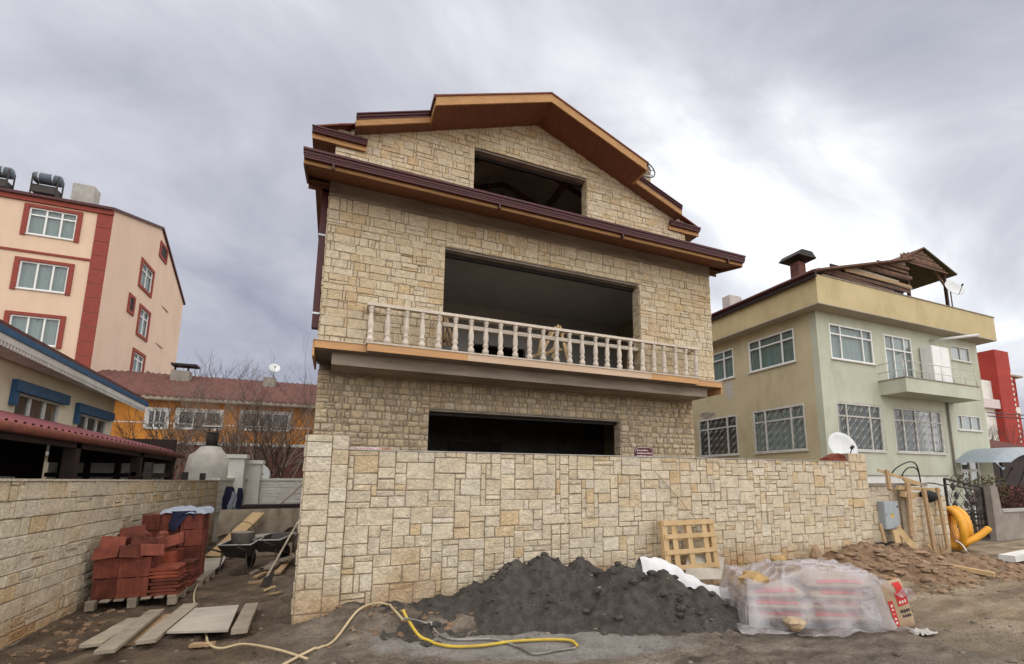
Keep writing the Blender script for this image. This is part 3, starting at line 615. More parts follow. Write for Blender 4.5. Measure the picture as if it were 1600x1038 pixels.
# gable roof in three steps of overhang
def slab(xa, xb, ya, yb, z_off, t):                     # sheared slab following the roof slope on one side
    pts = [(xa, ya, ru(xa) + z_off), (xb, ya, ru(xb) + z_off), (xb, ya, ru(xb) + z_off + t), (xa, ya, ru(xa) + z_off + t)]
    return MB().prism(pts, (0, yb - ya, 0))
CH, MH, OH = 2.62, 4.11, 4.90
for sgn in (-1, 1):
    q = lambda d: HC + sgn * d
    def S(d0, d1): a, b = sorted((q(d0), q(d1))); return a, b
    a, b = S(0, CH); slab(a, b, 9.20, YB, -.035, .03).build('soffit', 'soffit_wood', hs); slab(a, b, 9.163, 9.198, -.06, .20).build('barge_board', 'fascia_wood', hs)
    slab(a - (.03 if sgn < 0 else 0), b + (.03 if sgn > 0 else 0), 9.14, 18.3, .14, .035).build('roof_deck', 'roof_tile', hs)
    a, b = S(CH, MH); slab(a, b, 9.74, YB, -.035, .03).build('soffit', 'soffit_brown', hs); slab(a, b, 9.70, 9.74, -.055, .13).build('barge_board', 'fascia_wood', hs)
    m = MB()
    for o_, h_, y_ in ((.075, .05, 9.69), (.125, .02, 9.665), (.145, .035, 9.675), (.18, .025, 9.65)):
        pts = slab(a, b, y_, 9.80, o_, h_); m.v += []; m.add(pts.v, pts.f)
    m.build('verge_trim', 'gutter_metal', hs)
    slab(a, b, 9.80, 18.3, .10, .07).build('roof_deck', 'roof_tile', hs); slab(a, b, YB, 18, -.035, .03).build('roof_lining', 'attic_ply', hs)
    a, b = S(0, CH); slab(a, b, YB + .001, 18, -.036, .03).build('roof_lining', 'attic_ply', hs)
    # end faces of the projecting centre part and of the middle step
    xe = q(CH); slab(xe - .015, xe + .015, 9.198, 9.80, -.06, .22).build('end_board', 'fascia_wood', hs); slab(*sorted((xe, xe + sgn * .05)), 9.15, 9.80, .10, .09).build('verge_trim', 'gutter_metal', hs)
    xe = q(MH); slab(xe - .012, xe + .012, 9.74, YB, -.055, .13).build('end_board', 'soffit_brown', hs)
    # horizontal eave return at the foot of the gable
    a, b = S(MH - .25, OH); zt = 8.50
    ribbed(a, b, 9.87, zt); box('fascia', 'fascia_wood', hs, a + .01, b - .01, 9.97, 10.0, zt - .10, zt + .06)
    x0_, x1_ = (a, HX0) if sgn < 0 else (HX1, b)
    box('soffit', 'soffit_brown', hs, x0_ + (.02 if sgn < 0 else 0), x1_ - (.02 if sgn > 0 else 0), 10.0, 18.2, zt - .09, zt - .06)
    xs = q(OH); m = MB().box(*sorted((xs, xs - sgn * .1)), 9.97, 18.2, zt + .0, zt + .125); m.build('gutter', 'gutter_metal', hs)
    tl = tiles('roof_tiles', q(OH - .02), q(MH), 9.90, 18.3, zt + .13, ru(q(MH)) + .17, along='x', ny=3)
    x_ = q(3.2); MB().beam((q(1.3), YB + .3, ru(q(1.3)) - .1), (q(1.3), 17.6, ru(q(1.3)) - .1), .1, .14).build('purlin', 'timber_old', hs)
    for yy in (11.2, 12.6, 14.0, 15.4, 16.8): MB().beam((HC, yy, ru(HC) - .09), (q(4.2), yy, ru(q(4.2)) - .09), .07, .11).build('rafter', 'timber_old', hs)
MB().beam((3.55, 12.4, 6.9), (3.55, 12.4, 10.0), .1, .1).beam((3.55, 12.4, 8.6), (2.5, 12.4, 9.6), .07, .07).beam((3.55, 12.4, 8.6), (4.6, 12.4, 9.7), .07, .07).build('roof_strut', 'timber_old', hs)
# downpipe on the left flank
m = MB().box(HX0 - .135, HX0 - .025, 9.32, 9.46, 4.30, 6.98).build('downpipe', 'gutter_metal', hs)
for z_ in (6.05, 4.55): box('pipe_clamp', 'galv', m, HX0 - .14, HX0 - .02, 9.312, 9.468, z_, z_ + .035)
# chimney with a round wire cowl
p = atY(1003, 262, 11.6)
ch = MB().box(p.x - .38, p.x + .16, 11.4, 11.95, 8.4, p.z - .05).build('chimney', 'mortar', hs)
lay_stones([(layout(.54, 2.2, .075, SIZES_S, 51), Vector((p.x - .38, 11.4, p.z - 2.25)), XA, ZA, -YA, ch, 'stone_yellow', dict(proud=.012)), (layout(.55, 2.2, .075, SIZES_S, 52), Vector((p.x + .16, 11.4, p.z - 2.25)), YA, ZA, XA, ch, 'stone_yellow', dict(proud=.012))], 0, 5)
p = atY(1004, 262, 11.3); m = MB()
def ring(c, r, ax1, ax2, tr, n=28, seg=6, a0=0, a1=2 * math.pi):
    c = Vector(c); return [c + (Vector(ax1) * math.cos(a0 + (a1 - a0) * k / n) + Vector(ax2) * math.sin(a0 + (a1 - a0) * k / n)) * r for k in range(n + 1)]
for rr in (.44, .28): m.tube(ring(p, rr, XA, Vector((0, .35, .93)), 0), .022, 5)
for k in range(8): a = k * math.pi / 4; d = XA * math.cos(a) + Vector((0, .35, .93)) * math.sin(a); m.tube([p + d * .03, p + d * .42], .013, 4)
m.tube([p, p - ZA * .6], .03, 6); m.build('wire_cowl', 'wire_dark', ch)

# ------------------------------------------------------------------ windows
def window(par, P, U, N, w, h, cols, tr=.28, fr=.055, mat='white_pvc', curtain='curtain', sill=True, depth=.10, rec=.06, name='window', low=True):
    """P lower left corner on the wall face, U along the wall, N outward. The frame lies rec behind the wall face; each pane is a part of the window."""
    P = Vector(P); V = ZA; B = P - N * rec
    def bar(mb, u0, u1, v0, v1, d0=0., d1=.06):
        a = B + U * u0 + V * v0; mb.prism([a + N * d1, a + U * (u1 - u0) + N * d1, a + U * (u1 - u0) + V * (v1 - v0) + N * d1, a + V * (v1 - v0) + N * d1], -N * (d1 - d0))
    m = MB(); bar(m, 0, w, 0, fr); bar(m, 0, w, h - fr, h); bar(m, 0, fr, fr, h - fr); bar(m, w - fr, w, fr, h - fr)
    xs = [0] + list(cols) + [1]; hb = h * (1 - tr)
    for c in cols: bar(m, c * w - fr / 2, c * w + fr / 2, fr, h - fr, 0, .055)
    if tr: bar(m, fr, w - fr, hb - fr / 2, hb + fr / 2, 0, .05)
    o = m.build(name, mat, par)
    spans = [(fr, hb - fr / 2), (hb + fr / 2, h - fr)] if tr else [(fr, h - fr)]
    for k in range(len(xs) - 1):
        for v0, v1 in spans:
            u0 = xs[k] * w + (fr if k == 0 else fr / 2); u1 = xs[k + 1] * w - (fr if k == len(xs) - 2 else fr / 2)
            a = B + N * .02 + U * u0 + V * v0; q = MB().prism([a, a + U * (u1 - u0), a + U * (u1 - u0) + V * (v1 - v0), a + V * (v1 - v0)], -N * .006); q.build('pane', 'glass', o)
    n = max(6, int(w / .05)); a = B - N * .07; rn = random.Random(int(w * 1000 + P.x * 10))
    def fn(u, v): return a + U * (u * w) + V * (v * h) + N * .018 * math.sin(u * n * 1.3 + 2 * math.sin(u * 9))
    q = MB().grid(fn, n * 2, 1); q.build('curtain', curtain, o)
    if sill: q = MB(); a = P - U * .04 - V * .05; q.prism([a + N * .07, a + U * (w + .08) + N * .07, a + U * (w + .08) + V * .04 + N * .07, a + V * .04 + N * .07], -N * .16); q.build('sill', 'white_paint', o)
    return o
def hole_wall(mb, O, U, N, W, H, holes, t=.25):
    """wall of thickness t with rectangular holes (u0,v0,u1,v1), built from strips"""
    us = sorted({0, W} | {h[0] for h in holes} | {h[2] for h in holes}); vs = sorted({0, H} | {h[1] for h in holes} | {h[3] for h in holes})
    for i in range(len(us) - 1):
        j = 0
        while j < len(vs) - 1:
            def open_(j): um = (us[i] + us[i+1]) / 2; vm = (vs[j] + vs[j+1]) / 2; return any(h[0] < um < h[2] and h[1] < vm < h[3] for h in holes)
            if open_(j): j += 1; continue
            k = j
            while k + 1 < len(vs) - 1 and not open_(k + 1): k += 1
            a = O + U * us[i] + ZA * vs[j]; b = O + U * us[i+1] + ZA * vs[j]; c = O + U * us[i+1] + ZA * vs[k+1]; d = O + U * us[i] + ZA * vs[k+1]
            mb.prism([a, b, c, d], -N * t); j = k + 1
    return mb
def grille(par, P, U, N, w, h, nu, nv, split=.72):
    P = Vector(P) + N * .07; m = MB(); r = .006
    def pt(u, v): return P + U * u + ZA * v
    for v in (0, h * split, h): m.tube([pt(0, v), pt(w, v)], .009, 4)
    for u in (0, w): m.tube([pt(u, 0), pt(u, h)], .009, 4)
    for v0, v1, n2 in ((0, h * split, nv), (h * split, h, 1)):
        du = w / nu; dv = (v1 - v0) / n2
        for i in range(-n2, nu + 1):
            a0, a1 = i * du, (i + n2) * du; t0 = max(0, -a0 / (a1 - a0)); t1 = min(1, (w - a0) / (a1 - a0))
            if t1 > t0: m.tube([pt(a0 + (a1 - a0) * t0, v0 + (v1 - v0) * t0), pt(a0 + (a1 - a0) * t1, v0 + (v1 - v0) * t1)], r, 4)
        for i in range(nu):
            for j in range(n2):
                c = pt((i + .5) * du, v0 + (j + .5) * dv); rr = min(du, dv) * .3
                for s in (0, math.pi): m.tube([c + (U * math.cos(s + a * .1) * .9 + ZA * math.sin(s + a * .1)) * rr * (1 - a * .012) + (U * .3 - ZA * .3) * rr * math.cos(s) for a in range(0, 42, 5)], r * .9, 3)
    return m.build('window_grille', 'grille_white', par, smooth=True)

# ------------------------------------------------------------------ green plastered neighbour on the right
BY, BX0, BX1, BZ = 11.4, 15.41, 25.67, 7.66
gh = thing('green_house', 'pale green plastered two storey house with ochre parapet and corner balcony', 'house', (20, 16, 0))
def fy(x, y): q = atY(x, y, BY); return q.x - BX0, q.z
def fx(x, y): q = atX(x, y, BX0); return q.y, q.z
fw = []      # front holes as (u0,v0,u1,v1)
def frect(x0, y0, x1, y1): a = fy(x0, y0); b = fy(x1, y1); return (a[0], b[1], b[0], a[1])
W1 = (.66, 5.96, 3.05, 7.28); LW1 = (.66, 2.68, 3.12, 4.38); LW2 = (3.82, 2.68, 6.9, 4.38)
DW = (3.78, 5.20, 5.50, 7.27)
SW = frect(1484, 539, 1517, 567); LS = frect(1494, 648, 1534, 674); DR = frect(1499, 713, 1540, 800); DR = (DR[0], 0, DR[2], DR[3])
hole_wall(MB(), Vector((BX0, BY, 0)), XA, -YA, BX1 - BX0, BZ, [W1, LW1, LW2, DW, SW, LS, DR]).build('front_wall', 'green_plaster', gh)
LU = (BY + .25, 24.0)                                   # left wall: Y measured from the corner backwards
def srect(x0, x1, yT, yB): a = atX(x0, yT[0], BX0); b = atX(x1, yT[1], BX0); c = atX(x1, yB, BX0); return (b.y - BY, c.z, a.y - BY, (a.z + b.z) / 2)
S1 = srect(1168.6, 1239, (536.3, 511.7), 565.2); S2 = (S1[0] + 3.05, S1[1], S1[2] + 3.05, S1[3])
T1 = srect(1176, 1256, (645, 629.3), 703); T2 = (T1[0] + 3.25, T1[1], T1[2] + 3.25, T1[3])
sw_ = MB(); hole_wall(sw_, Vector((BX0, BY + .25, 0)), YA, -XA, 12, BZ, [tuple(q - (.25 if i in (0, 2) else 0) for i, q in enumerate(r)) for r in (S1, S2, T1, T2)]).build('side_wall', 'khaki_plaster', gh)
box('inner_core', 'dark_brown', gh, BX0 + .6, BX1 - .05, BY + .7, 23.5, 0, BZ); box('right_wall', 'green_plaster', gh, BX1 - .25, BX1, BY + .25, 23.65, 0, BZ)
def fwin(r, cols, **k): return window(gh, (BX0 + r[0], BY, r[1]), XA, -YA, r[2] - r[0], r[3] - r[1], cols, **k)
def swin(r, cols, **k): return window(gh, (BX0, BY + r[2], r[1]), -YA, -XA, r[2] - r[0], r[3] - r[1], cols, **k)
fwin(W1, (.25, .76)); fwin(LW1, (.22, .74), curtain='curtain_dark', mat='white_paint'); fwin(LW2, (.2, .45, .80), curtain='curtain_dark', mat='white_paint')
fwin(DW, (.32, .72), sill=False, name='balcony_door'); fwin(SW, (.5,), tr=0, fr=.05, mat='white_paint'); fwin(LS, (.22, .62), tr=0, fr=.045, mat='white_paint', curtain='blind_green')
swin(S1, (.26, .74), curtain='blind_green'); swin(S2, (.26, .74), curtain='blind_green'); swin(T1, (.25, .75), curtain='curtain', mat='white_paint'); swin(T2, (.25, .75), curtain='curtain_dark', mat='white_paint')
d = window(gh, (BX0 + DR[0], BY, .02), XA, -YA, DR[2] - DR[0], DR[3] - .02, (.5,), tr=.22, fr=.09, sill=False, name='front_door', curtain='white_paint')
for r in (LW1, LW2): grille(gh, (BX0 + r[0], BY, r[1]), XA, -YA, r[2] - r[0], r[3] - r[1], 7 if r is LW1 else 8, 4)
for r in (T1, T2): grille(gh, (BX0, BY + r[2], r[1]), -YA, -XA, r[2] - r[0], r[3] - r[1], 7, 4)
# eaves slab and ochre parapet
PO = .55
m = MB().box(BX0 - PO, BX1 + .5, BY - PO, 24, BZ, BZ + .04); m.build('eaves_soffit', 'soffit_plaster', gh)
PZ = 8.72
m = MB(); m.box(BX0 - PO, BX1 + .5, BY - PO, BY - PO + .2, BZ + .04, PZ).box(BX0 - PO, BX0 - PO + .2, BY - PO + .2, 24, BZ + .04, PZ).box(BX1 + .3, BX1 + .5, BY - PO + .2, 24, BZ + .04, PZ); m.build('parapet', 'ochre_plaster', gh)
box('parapet_capping', 'concrete', gh, BX0 - PO + .3, BX1 + .53, BY - PO - .03, BY - PO + .23, PZ, PZ + .035)
box('string_course', 'concrete', gh, BX0 + 1.9, BX0 + 6.9, BY - .035, BY, 1.78, 1.83); box('plinth', 'white_paint', gh, BX0 - .02, BX0 + 6.9, BY - .02, BY, 0, 1.78)
MB().tube([(BX0 + 7.35, BY - .06, 4.9), (BX0 + 7.35, BY - .06, 1.9), (BX0 + 7.6, BY - .1, 1.75)], .045, 6).build('downpipe', 'concrete', gh, smooth=True)
def blob(name, par, pl, cx, cy, rx, rz, seed, mat, n=18):
    rn = random.Random(seed); pts = []
    for k in range(n): a = 2 * math.pi * k / n; f_ = 1 + rn.uniform(-.28, .28); pts.append(pl(cx + rx * f_ * math.cos(a), cy + rz * f_ * math.sin(a)))
    return pts
m = MB(); m.prism([(BX0 - .004, y_, z_) for y_, z_ in blob('', gh, lambda a, b: (a, b), 15.75, 5.55, .20, .50, 3, '')], (.01, 0, 0)); m.build('plaster_patch', 'patch_plaster', gh)
m = MB(); m.prism([(BX0 - .004, y_, z_) for y_, z_ in blob('', gh, lambda a, b: (a, b), 17.2, 4.55, .45, .16, 5, '')], (.01, 0, 0)); m.build('plaster_patch', 'concrete', gh)
# balcony
GX0, GX1, GY = 18.58, 23.35, 10.45
m = MB().box(GX0, GX1, GY, BY, 4.78, 4.90).box(GX0, GX1, GY, GY + .12, 4.90, 5.30).box(GX0, GX0 + .12, GY + .12, BY, 4.90, 5.30).box(GX1 - .12, GX1, GY + .12, BY, 4.90, 5.30); m.build('balcony', 'green_plaster', gh)
m = MB().box(GX0 - .03, GX1 + .03, GY - .03, GY + .15, 5.30, 5.335).box(GX0 - .03, GX0 + .15, GY + .15, BY, 5.30, 5.335); m.build('balcony_capping', 'concrete', gh)
m = MB()
for z_ in (5.62, 5.95): m.tube([(GX0 + .05, BY, z_), (GX0 + .05, GY + .05, z_), (GX1 - .05, GY + .05, z_)], .016, 5)
for k in range(7): x_ = GX0 + .05 + k * (GX1 - GX0 - .1) / 6; m.tube([(x_, GY + .05, 5.33), (x_, GY + .05, 5.95)], .014, 5)
m.build('balcony_rail', 'grille_white', gh, smooth=True)
cb = tag(MB().box(21.35, 22.55, 10.95, 11.36, 4.90, 6.95).build('balcony_cabinet', 'white_pvc', None), 'tall white cabinet standing on the balcony of the green house', 'cabinet')
box('door_panel', 'white_pvc', cb, 21.37, 21.94, 10.935, 10.95, 4.94, 6.93); box('door_panel', 'white_pvc', cb, 21.96, 22.53, 10.935, 10.95, 4.94, 6.93)
MB().tube([(22.2, 11.4, 7.35), (22.6, 9.9, 7.22)], .055, 8).build('flue_pipe', 'white_pvc', gh, smooth=True)
# roof: brown eave along the left, plank wall and ramshackle gable
rf = MB(); e0 = Vector((BX0 - PO - .12, BY - PO - .1, PZ + .02)); q = atY(1418, 410, BY - .3)
rf.prism([(e0.x, BY - PO - .12, PZ + .06), (q.x, BY - PO - .12, q.z), (q.x, 24, q.z), (e0.x, 24, PZ + .06)], (0, 0, .07)); rfo = rf.build('roof', 'timber_old', gh)
box('eave_board', 'dark_brown', gh, e0.x - .04, e0.x + .04, BY - PO - .1, 24, PZ - .16, PZ + .12); MB().tube([(e0.x - .08, BY - PO - .1, PZ + .05), (e0.x - .08, 24, PZ + .05)], .06, 6).build('eave_gutter', 'gutter_metal', gh, smooth=True)
rn = random.Random(8)
qr = atY(1416, 413, BY - .3); zb = PZ + .035
for k in range(14):                                    # weathered, broken planks of the triangular end
    t = k / 14; x0 = e0.x + .35 + (qr.x - e0.x - .4) * max(0, t - .10); z0 = zb + (qr.z - zb) * t; L_ = qr.x - x0
    a_ = rn.uniform(0, .25) * L_ if k % 3 == 1 else 0; b_ = rn.uniform(0, .3) * L_ if k % 4 == 2 else 0
    MB().beam((x0 + a_ + rn.uniform(-.15, .1), BY - .34 + rn.uniform(-.06, .05), z0 + .04 + rn.uniform(-.06, .05)), (qr.x - b_ + rn.uniform(-.15, .12), BY - .34 + rn.uniform(-.06, .05), z0 + .05 + rn.uniform(-.14, .05)), .03, (qr.z - zb) / 14 * rn.uniform(.7, 1.3)).build('plank', rn.choice(('timber_old', 'timber_old', 'timber_old', 'timber_old', 'timber_grey', 'timber')), gh)
box('loft_lining', 'dark_brown', gh, e0.x + 1.6, qr.x - .05, BY - .1, BY - .06, PZ, PZ + (qr.z - PZ) * .55)
G0, G1, G2 = atY(1411, 405, BY - .5), atY(1444, 388, BY - .5), atY(1496, 430, BY - .5)
for a, b in ((G0, G1), (G1, G2)): MB().prism([a, b, b + ZA * .06, a + ZA * .06], (0, 3.2, 0)).build('gable_roof', 'timber_old' if a is G0 else 'leaf_olive', gh)
for k in range(9):
    t = (k + .5) / 9; z_ = G1.z - .1 - (G1.z - G2.z) * t * .92; xa = G1.x - (G1.x - G0.x) * min(1, t * 1.75); xb = G1.x + (G2.x - G1.x) * t * .80
    MB().beam((xa, BY - .42, z_), (xb, BY - .42, z_), .02, .065).build('louvre_slat', 'timber_old', gh)
for px_ in (1418, 1476): a = atY(px_, 440, BY - .2); MB().beam((a.x, BY - .2, PZ), (a.x, BY - .2, a.z + .4), .1, .1).build('post', 'timber_old', gh)
a = atY(1460, 425, BY - .2); b = atY(1476, 447, BY - .2); MB().beam(a, b, .06, .06).build('brace', 'timber_old', gh)
box('terrace_back', 'dark_brown', gh, G0.x + .1, G2.x - .6, BY + 2.5, BY + 2.6, PZ, G2.z + .25)
def dish(name, label, c, r, az, el, mat='dish_white', stand=None):
    t = thing(name, label, 'satellite dish', c); N = Vector((math.sin(az) * math.cos(el), math.cos(az) * math.cos(el), math.sin(el))); A = N.cross(ZA).normalized(); B = A.cross(N)
    c = Vector(c); m = MB(); n = 24; K = 5; vs = []
    for k in range(K + 1):
        for i in range(n): a = 2 * math.pi * i / n; rr = r * k / K; vs.append(c + (A * math.cos(a) * .92 + B * math.sin(a)) * rr + N * (.22 * r * (k / K) ** 2))
    vs += [v - N * .012 for v in vs]; o = (K + 1) * n; fs = []
    for k in range(K):
        for i in range(n): i2 = (i + 1) % n; fs += [(k*n+i, k*n+i2, (k+1)*n+i2, (k+1)*n+i), (o+k*n+i2, o+k*n+i, o+(k+1)*n+i, o+(k+1)*n+i2)]
    fs += [(K*n+i, K*n+(i+1) % n, o+K*n+(i+1) % n, o+K*n+i) for i in range(n)]
    m.add(vs, fs).build('reflector', mat, t, smooth=True)
    MB().tube([c - B * r * .95 + N * .15 * r, c + N * .95 * r - B * .45 * r], .012, 5).build('feed_arm', 'steel_dark', t); MB().tube([c + N * .85 * r - B * .45 * r, c + N * 1.05 * r - B * .4 * r], .035, 8).build('receiver', 'steel_dark', t)
    MB().tube([c - N * .03, c - N * .14, Vector((c.x - N.x * .14, c.y - N.y * .14, stand))], .025, 6).build('mast', 'galv', t, smooth=True); return t
c = atY(1489, 452, BY - .55); dish('satellite_dish', 'white satellite dish below the wooden gable on the green house roof', c, .42, R(200), R(25), stand=PZ + .03)
c = atY(1314, 700, 7.4); dish('satellite_dish', 'large white satellite dish behind the end pillar of the garden wall', c, .36, R(200), R(22), stand=0)
c = atY(1246, 412, 13.5); m = thing('chimney', 'brick chimney with black metal cap on the green house roof', 'chimney', (c.x, 13.5, PZ))
box('stack', 'old_tile', m, c.x - .22, c.x + .22, 13.3, 13.7, PZ - .2, c.z); MB().prism([(c.x - .55, 13.0, c.z + .12), (c.x + .55, 13.0, c.z + .12), (c.x + .3, 13.0, c.z + .38), (c.x - .3, 13.0, c.z + .38)], (0, 1, 0)).build('cap', 'iron_black', m)
for s_ in (-.2, .2):
    for t_ in (-.2, .2): MB().tube([(c.x + s_, 13.5 + t_, c.z - .02), (c.x + s_, 13.5 + t_, c.z + .13)], .02, 4).build('cap_post', 'iron_black', m)
c = atY(1142, 466, 21); tag(MB().box(c.x - .5, c.x + .3, 20.6, 21.2, PZ - .3, c.z).box(c.x + .3, c.x + .55, 20.7, 21.1, PZ - .3, c.z + .02).build('chimney', 'patch_plaster', None), 'squat pinkish chimney at the far end of the green house roof', 'chimney')

# ------------------------------------------------------------------ beige apartment block on the left
AY, AX = 32.5, -12.0
ab = thing('apartment_block', 'tall beige apartment block with dark red window surrounds and corner strip', 'building', (-17, 39, 0))
FH = []
for zt_ in (15.74, 12.78, 9.9, 6.95, 4.0):
    for xa in (-15.34, -19.6): FH.append((xa + 24, zt_ - 1.48, xa + 24 + 1.92, zt_))
hole_wall(MB(), Vector((-24, AY, 0)), XA, -YA, 12, 16.4, FH).build('front_wall', 'beige_plaster', ab)
SH = []
for y0_, y1_, z0_, z1_ in ((37.3, 39.3, 13.96, 15.46), (38.0, 39.6, 10.98, 12.63), (37.9, 39.7, 8.43, 9.7), (40.1, 41.3, 17.2, 17.93), (36.2, 36.8, 11.9, 12.7)): SH.append((y0_ - AY, z0_, y1_ - AY, z1_))
hole_wall(MB(), Vector((AX, AY + .25, 0)), YA, XA, 13.8, 16.0, [tuple(q - (.25 if i in (0, 2) else 0) for i, q in enumerate(r)) for r in SH if r[3] < 16]).build('side_wall', 'beige_side', ab)
MB().prism([(AX, AY + .25, 16.0), (AX, AY + 14, 16.0), (AX, 39.9, 19.0), (AX, AY + .25, 16.5)], (-.25, 0, 0)).build('side_gable', 'beige_side', ab)
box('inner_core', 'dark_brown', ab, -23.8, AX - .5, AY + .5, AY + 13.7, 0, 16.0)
MB().prism([(AX + .12, AY - .25, 16.42), (AX + .12, 39.9, 19.12), (AX + .12, AY + 14.2, 15.9), (AX + .12, AY + 14.2, 15.75), (AX + .12, 39.9, 18.95), (AX + .12, AY - .25, 16.27)], (-12.3, 0, 0)).build('roof', 'gutter_metal', ab)
box('eave_fascia', 'brick_red_trim', ab, -24, AX + .06, AY - .12, AY, 16.02, 16.27)
for r in FH:
    x0_ = -24 + r[0]; z0_ = r[1]; x1_ = -24 + r[2]; z1_ = r[3]
    fr_ = MB(); 
    for q in ((x0_ - .2, x1_ + .2, z1_, z1_ + .17), (x0_ - .2, x0_, z0_ - .1, z1_), (x1_, x1_ + .2, z0_ - .1, z1_)): fr_.box(q[0], q[1], AY - .07, AY - .002, q[2], q[3])
    fr_.build('window_surround', 'brick_red_trim', ab); window(ab, (x0_, AY, z0_), XA, -YA, x1_ - x0_, z1_ - z0_, (.36, .68), tr=.26 if z1_ > 15 else 0, fr=.075)
for k, r in enumerate(SH):
    y0_, y1_ = AY + r[0], AY + r[2]
    fr_ = MB().box(AX + .002, AX + .07, y0_ - .2, y0_, r[1] - .2, r[3] + .2).box(AX + .002, AX + .07, y1_, y1_ + .2, r[1] - .2, r[3] + .2).box(AX + .002, AX + .07, y0_, y1_, r[3], r[3] + .2).box(AX + .002, AX + .07, y0_, y1_, r[1] - .2, r[1])
    fr_.build('window_surround', 'brick_red_trim', ab)
    if r[3] < 16 and k != 4: window(ab, (AX, y0_, r[1]), YA, XA, y1_ - y0_, r[3] - r[1], (.5,), tr=.3, fr=.07, sill=False)
    else: box('shutter', 'dark_brown', ab, AX + (.0 if r[3] > 16 else -.1), AX + .03, y0_, y1_, r[1], r[3])  # dark panel stands in for the unlit inside of a small window
for k in range(20): box('quoin', 'brick_red_trim', ab, AX - .62, AX + .04, AY - .05, AY - .002, 16.0 - (k + 1) * .8 + .03, 16.0 - k * .8)
box('string_band', 'brick_red_trim', ab, -24, AX - .62, AY - .06, AY - .002, 13.24, 13.36)
for z_, y_ in ((14.0, 41.8), (11.2, 41.6), (9.0, 40.6)): MB().tube([(AX, y_, z_), (AX + .05, y_ + 1.3, z_ - .05)], .03, 4).build('wall_bracket', 'steel_dark', ab)
c = atY(138, 303, 36); tag(MB().box(c.x - .55, c.x + .45, 35.5, 36.3, 16.6, c.z + .3).build('chimney', 'concrete_pale', None), 'broad pale chimney on the apartment block roof', 'chimney')
def tank(c, label, s=1.):
    t = thing('solar_tank', label, 'water tank', (c.x, c.y, c.z - 1), 'solar water tanks on the apartment roof')
    MB().lathe([(.05,-.95*s),(.42*s,-.9*s),(.5*s,-.8*s),(.5*s,.8*s),(.42*s,.9*s),(.05,.95*s)], c, 14, 'x').build('tank', 'tank_blue', t, smooth=True)
    for x_ in (-.5, .45): MB().lathe([(.515*s,-.03),(.515*s,.03)], c + Vector((x_ * s, 0, 0)), 14, 'x').build('tank_strap', 'galv', t)
    m = MB()
    for x_ in (-.85, .85):
        for y_ in (-.45, .45): m.tube([c + Vector((x_ * s, y_ * s, -1.9)), c + Vector((x_ * s, y_ * s, .1))], .04, 4)
    for z_ in (-.55, -.95): m.tube([c + Vector((-.9 * s, -.45 * s, z_)), c + Vector((.9 * s, -.45 * s, z_))], .04, 4)
    m.build('frame', 'steel_dark', t); box('lower_tank', 'steel_dark', t, c.x - .8*s, c.x + .8*s, c.y - .3, c.y + .3, c.z - .95, c.z - .55)
c = atY(76, 281, 34); tank(c, 'grey blue solar water tank on a rack beside the roof chimney', .62); c = atY(-2, 268, 34); tank(c, 'solar water tank cut by the left picture edge on the roof', .62)
MB().tube([(-24, 34, 16.9), (-13.5, 34, 16.95)], .06, 5)

# ------------------------------------------------------------------ cream house with blue eave, and canopy, beyond the boundary wall
cx_ = -5.75; WXf = -6.25
ch_ = thing('cream_house', 'low cream house with dark blue eave and scalloped trim behind the canopy', 'house', (-9, 15, 0))
CH_H = []
for a_, b_ in (((25, 612), (93, 640)), ((122, 645), (166, 668))):
    a = atX(*a_, WXf); b = atX(*b_, WXf); CH_H.append((a.y, min(a.z, b.z) - 1.1, b.y, a.z))
hole_wall(MB(), Vector((WXf, 8, 0)), YA, XA, 10.9, 4.15, [(r[0] - 8, r[1], r[2] - 8, r[3]) for r in CH_H]).build('side_wall', 'cream_plaster', ch_)
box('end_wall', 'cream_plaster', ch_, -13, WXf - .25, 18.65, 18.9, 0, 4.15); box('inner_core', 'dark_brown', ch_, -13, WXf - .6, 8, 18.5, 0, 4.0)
for r in CH_H:
    window(ch_, (WXf, r[0], r[1]), YA, XA, r[2] - r[0], r[3] - r[1], (.33, .66), tr=.4, mat='white_paint', curtain='curtain_dark'); box('window_hood', 'blue_paint', ch_, WXf, WXf + .1, r[0] - .2, r[2] + .2, r[3], r[3] + .24); box('window_hood', 'blue_paint', ch_, WXf, WXf + .07, r[0] - .2, r[0], r[3] - .3, r[3])
EA, EB = atX(0, 505, cx_), atX(233, 630, cx_); z0_, z1_ = EA.z, EB.z; y0_, y1_ = EA.y - 3.5, EB.y
zl = lambda y: z0_ + (z1_ - z0_) * (y - EA.y) / (EB.y - EA.y)
MB().prism([(cx_, y0_, zl(y0_)), (cx_, y1_, zl(y1_)), (cx_, y1_, zl(y1_) - .13), (cx_, y0_, zl(y0_) - .13)], (-.12, 0, 0)).build('blue_gutter', 'blue_paint', ch_)
MB().prism([(cx_ - .02, y0_, zl(y0_) - .13), (cx_ - .02, y1_ - .2, zl(y1_) - .13), (cx_ - .02, y1_ - .2, zl(y1_) - .27), (cx_ - .02, y0_, zl(y0_) - .27)], (-.05, 0, 0)).build('eave_board', 'white_paint', ch_)
m = MB(); y_ = y0_
while y_ < y1_ - .3: m.box(cx_ - .045, cx_ - .025, y_, y_ + .055, zl(y_) - .36, zl(y_) - .268); y_ += .105
m.build('scalloped_trim', 'white_paint', ch_, stuff=True)
MB().prism([(cx_ - .05, y0_, zl(y0_) - .26), (cx_ - .05, y1_ - .1, zl(y1_) - .26), (WXf - .1, y1_ - .1, 4.1), (WXf - .1, y0_, 4.1)], (0, 0, .03)).build('eave_soffit', 'white_paint', ch_)
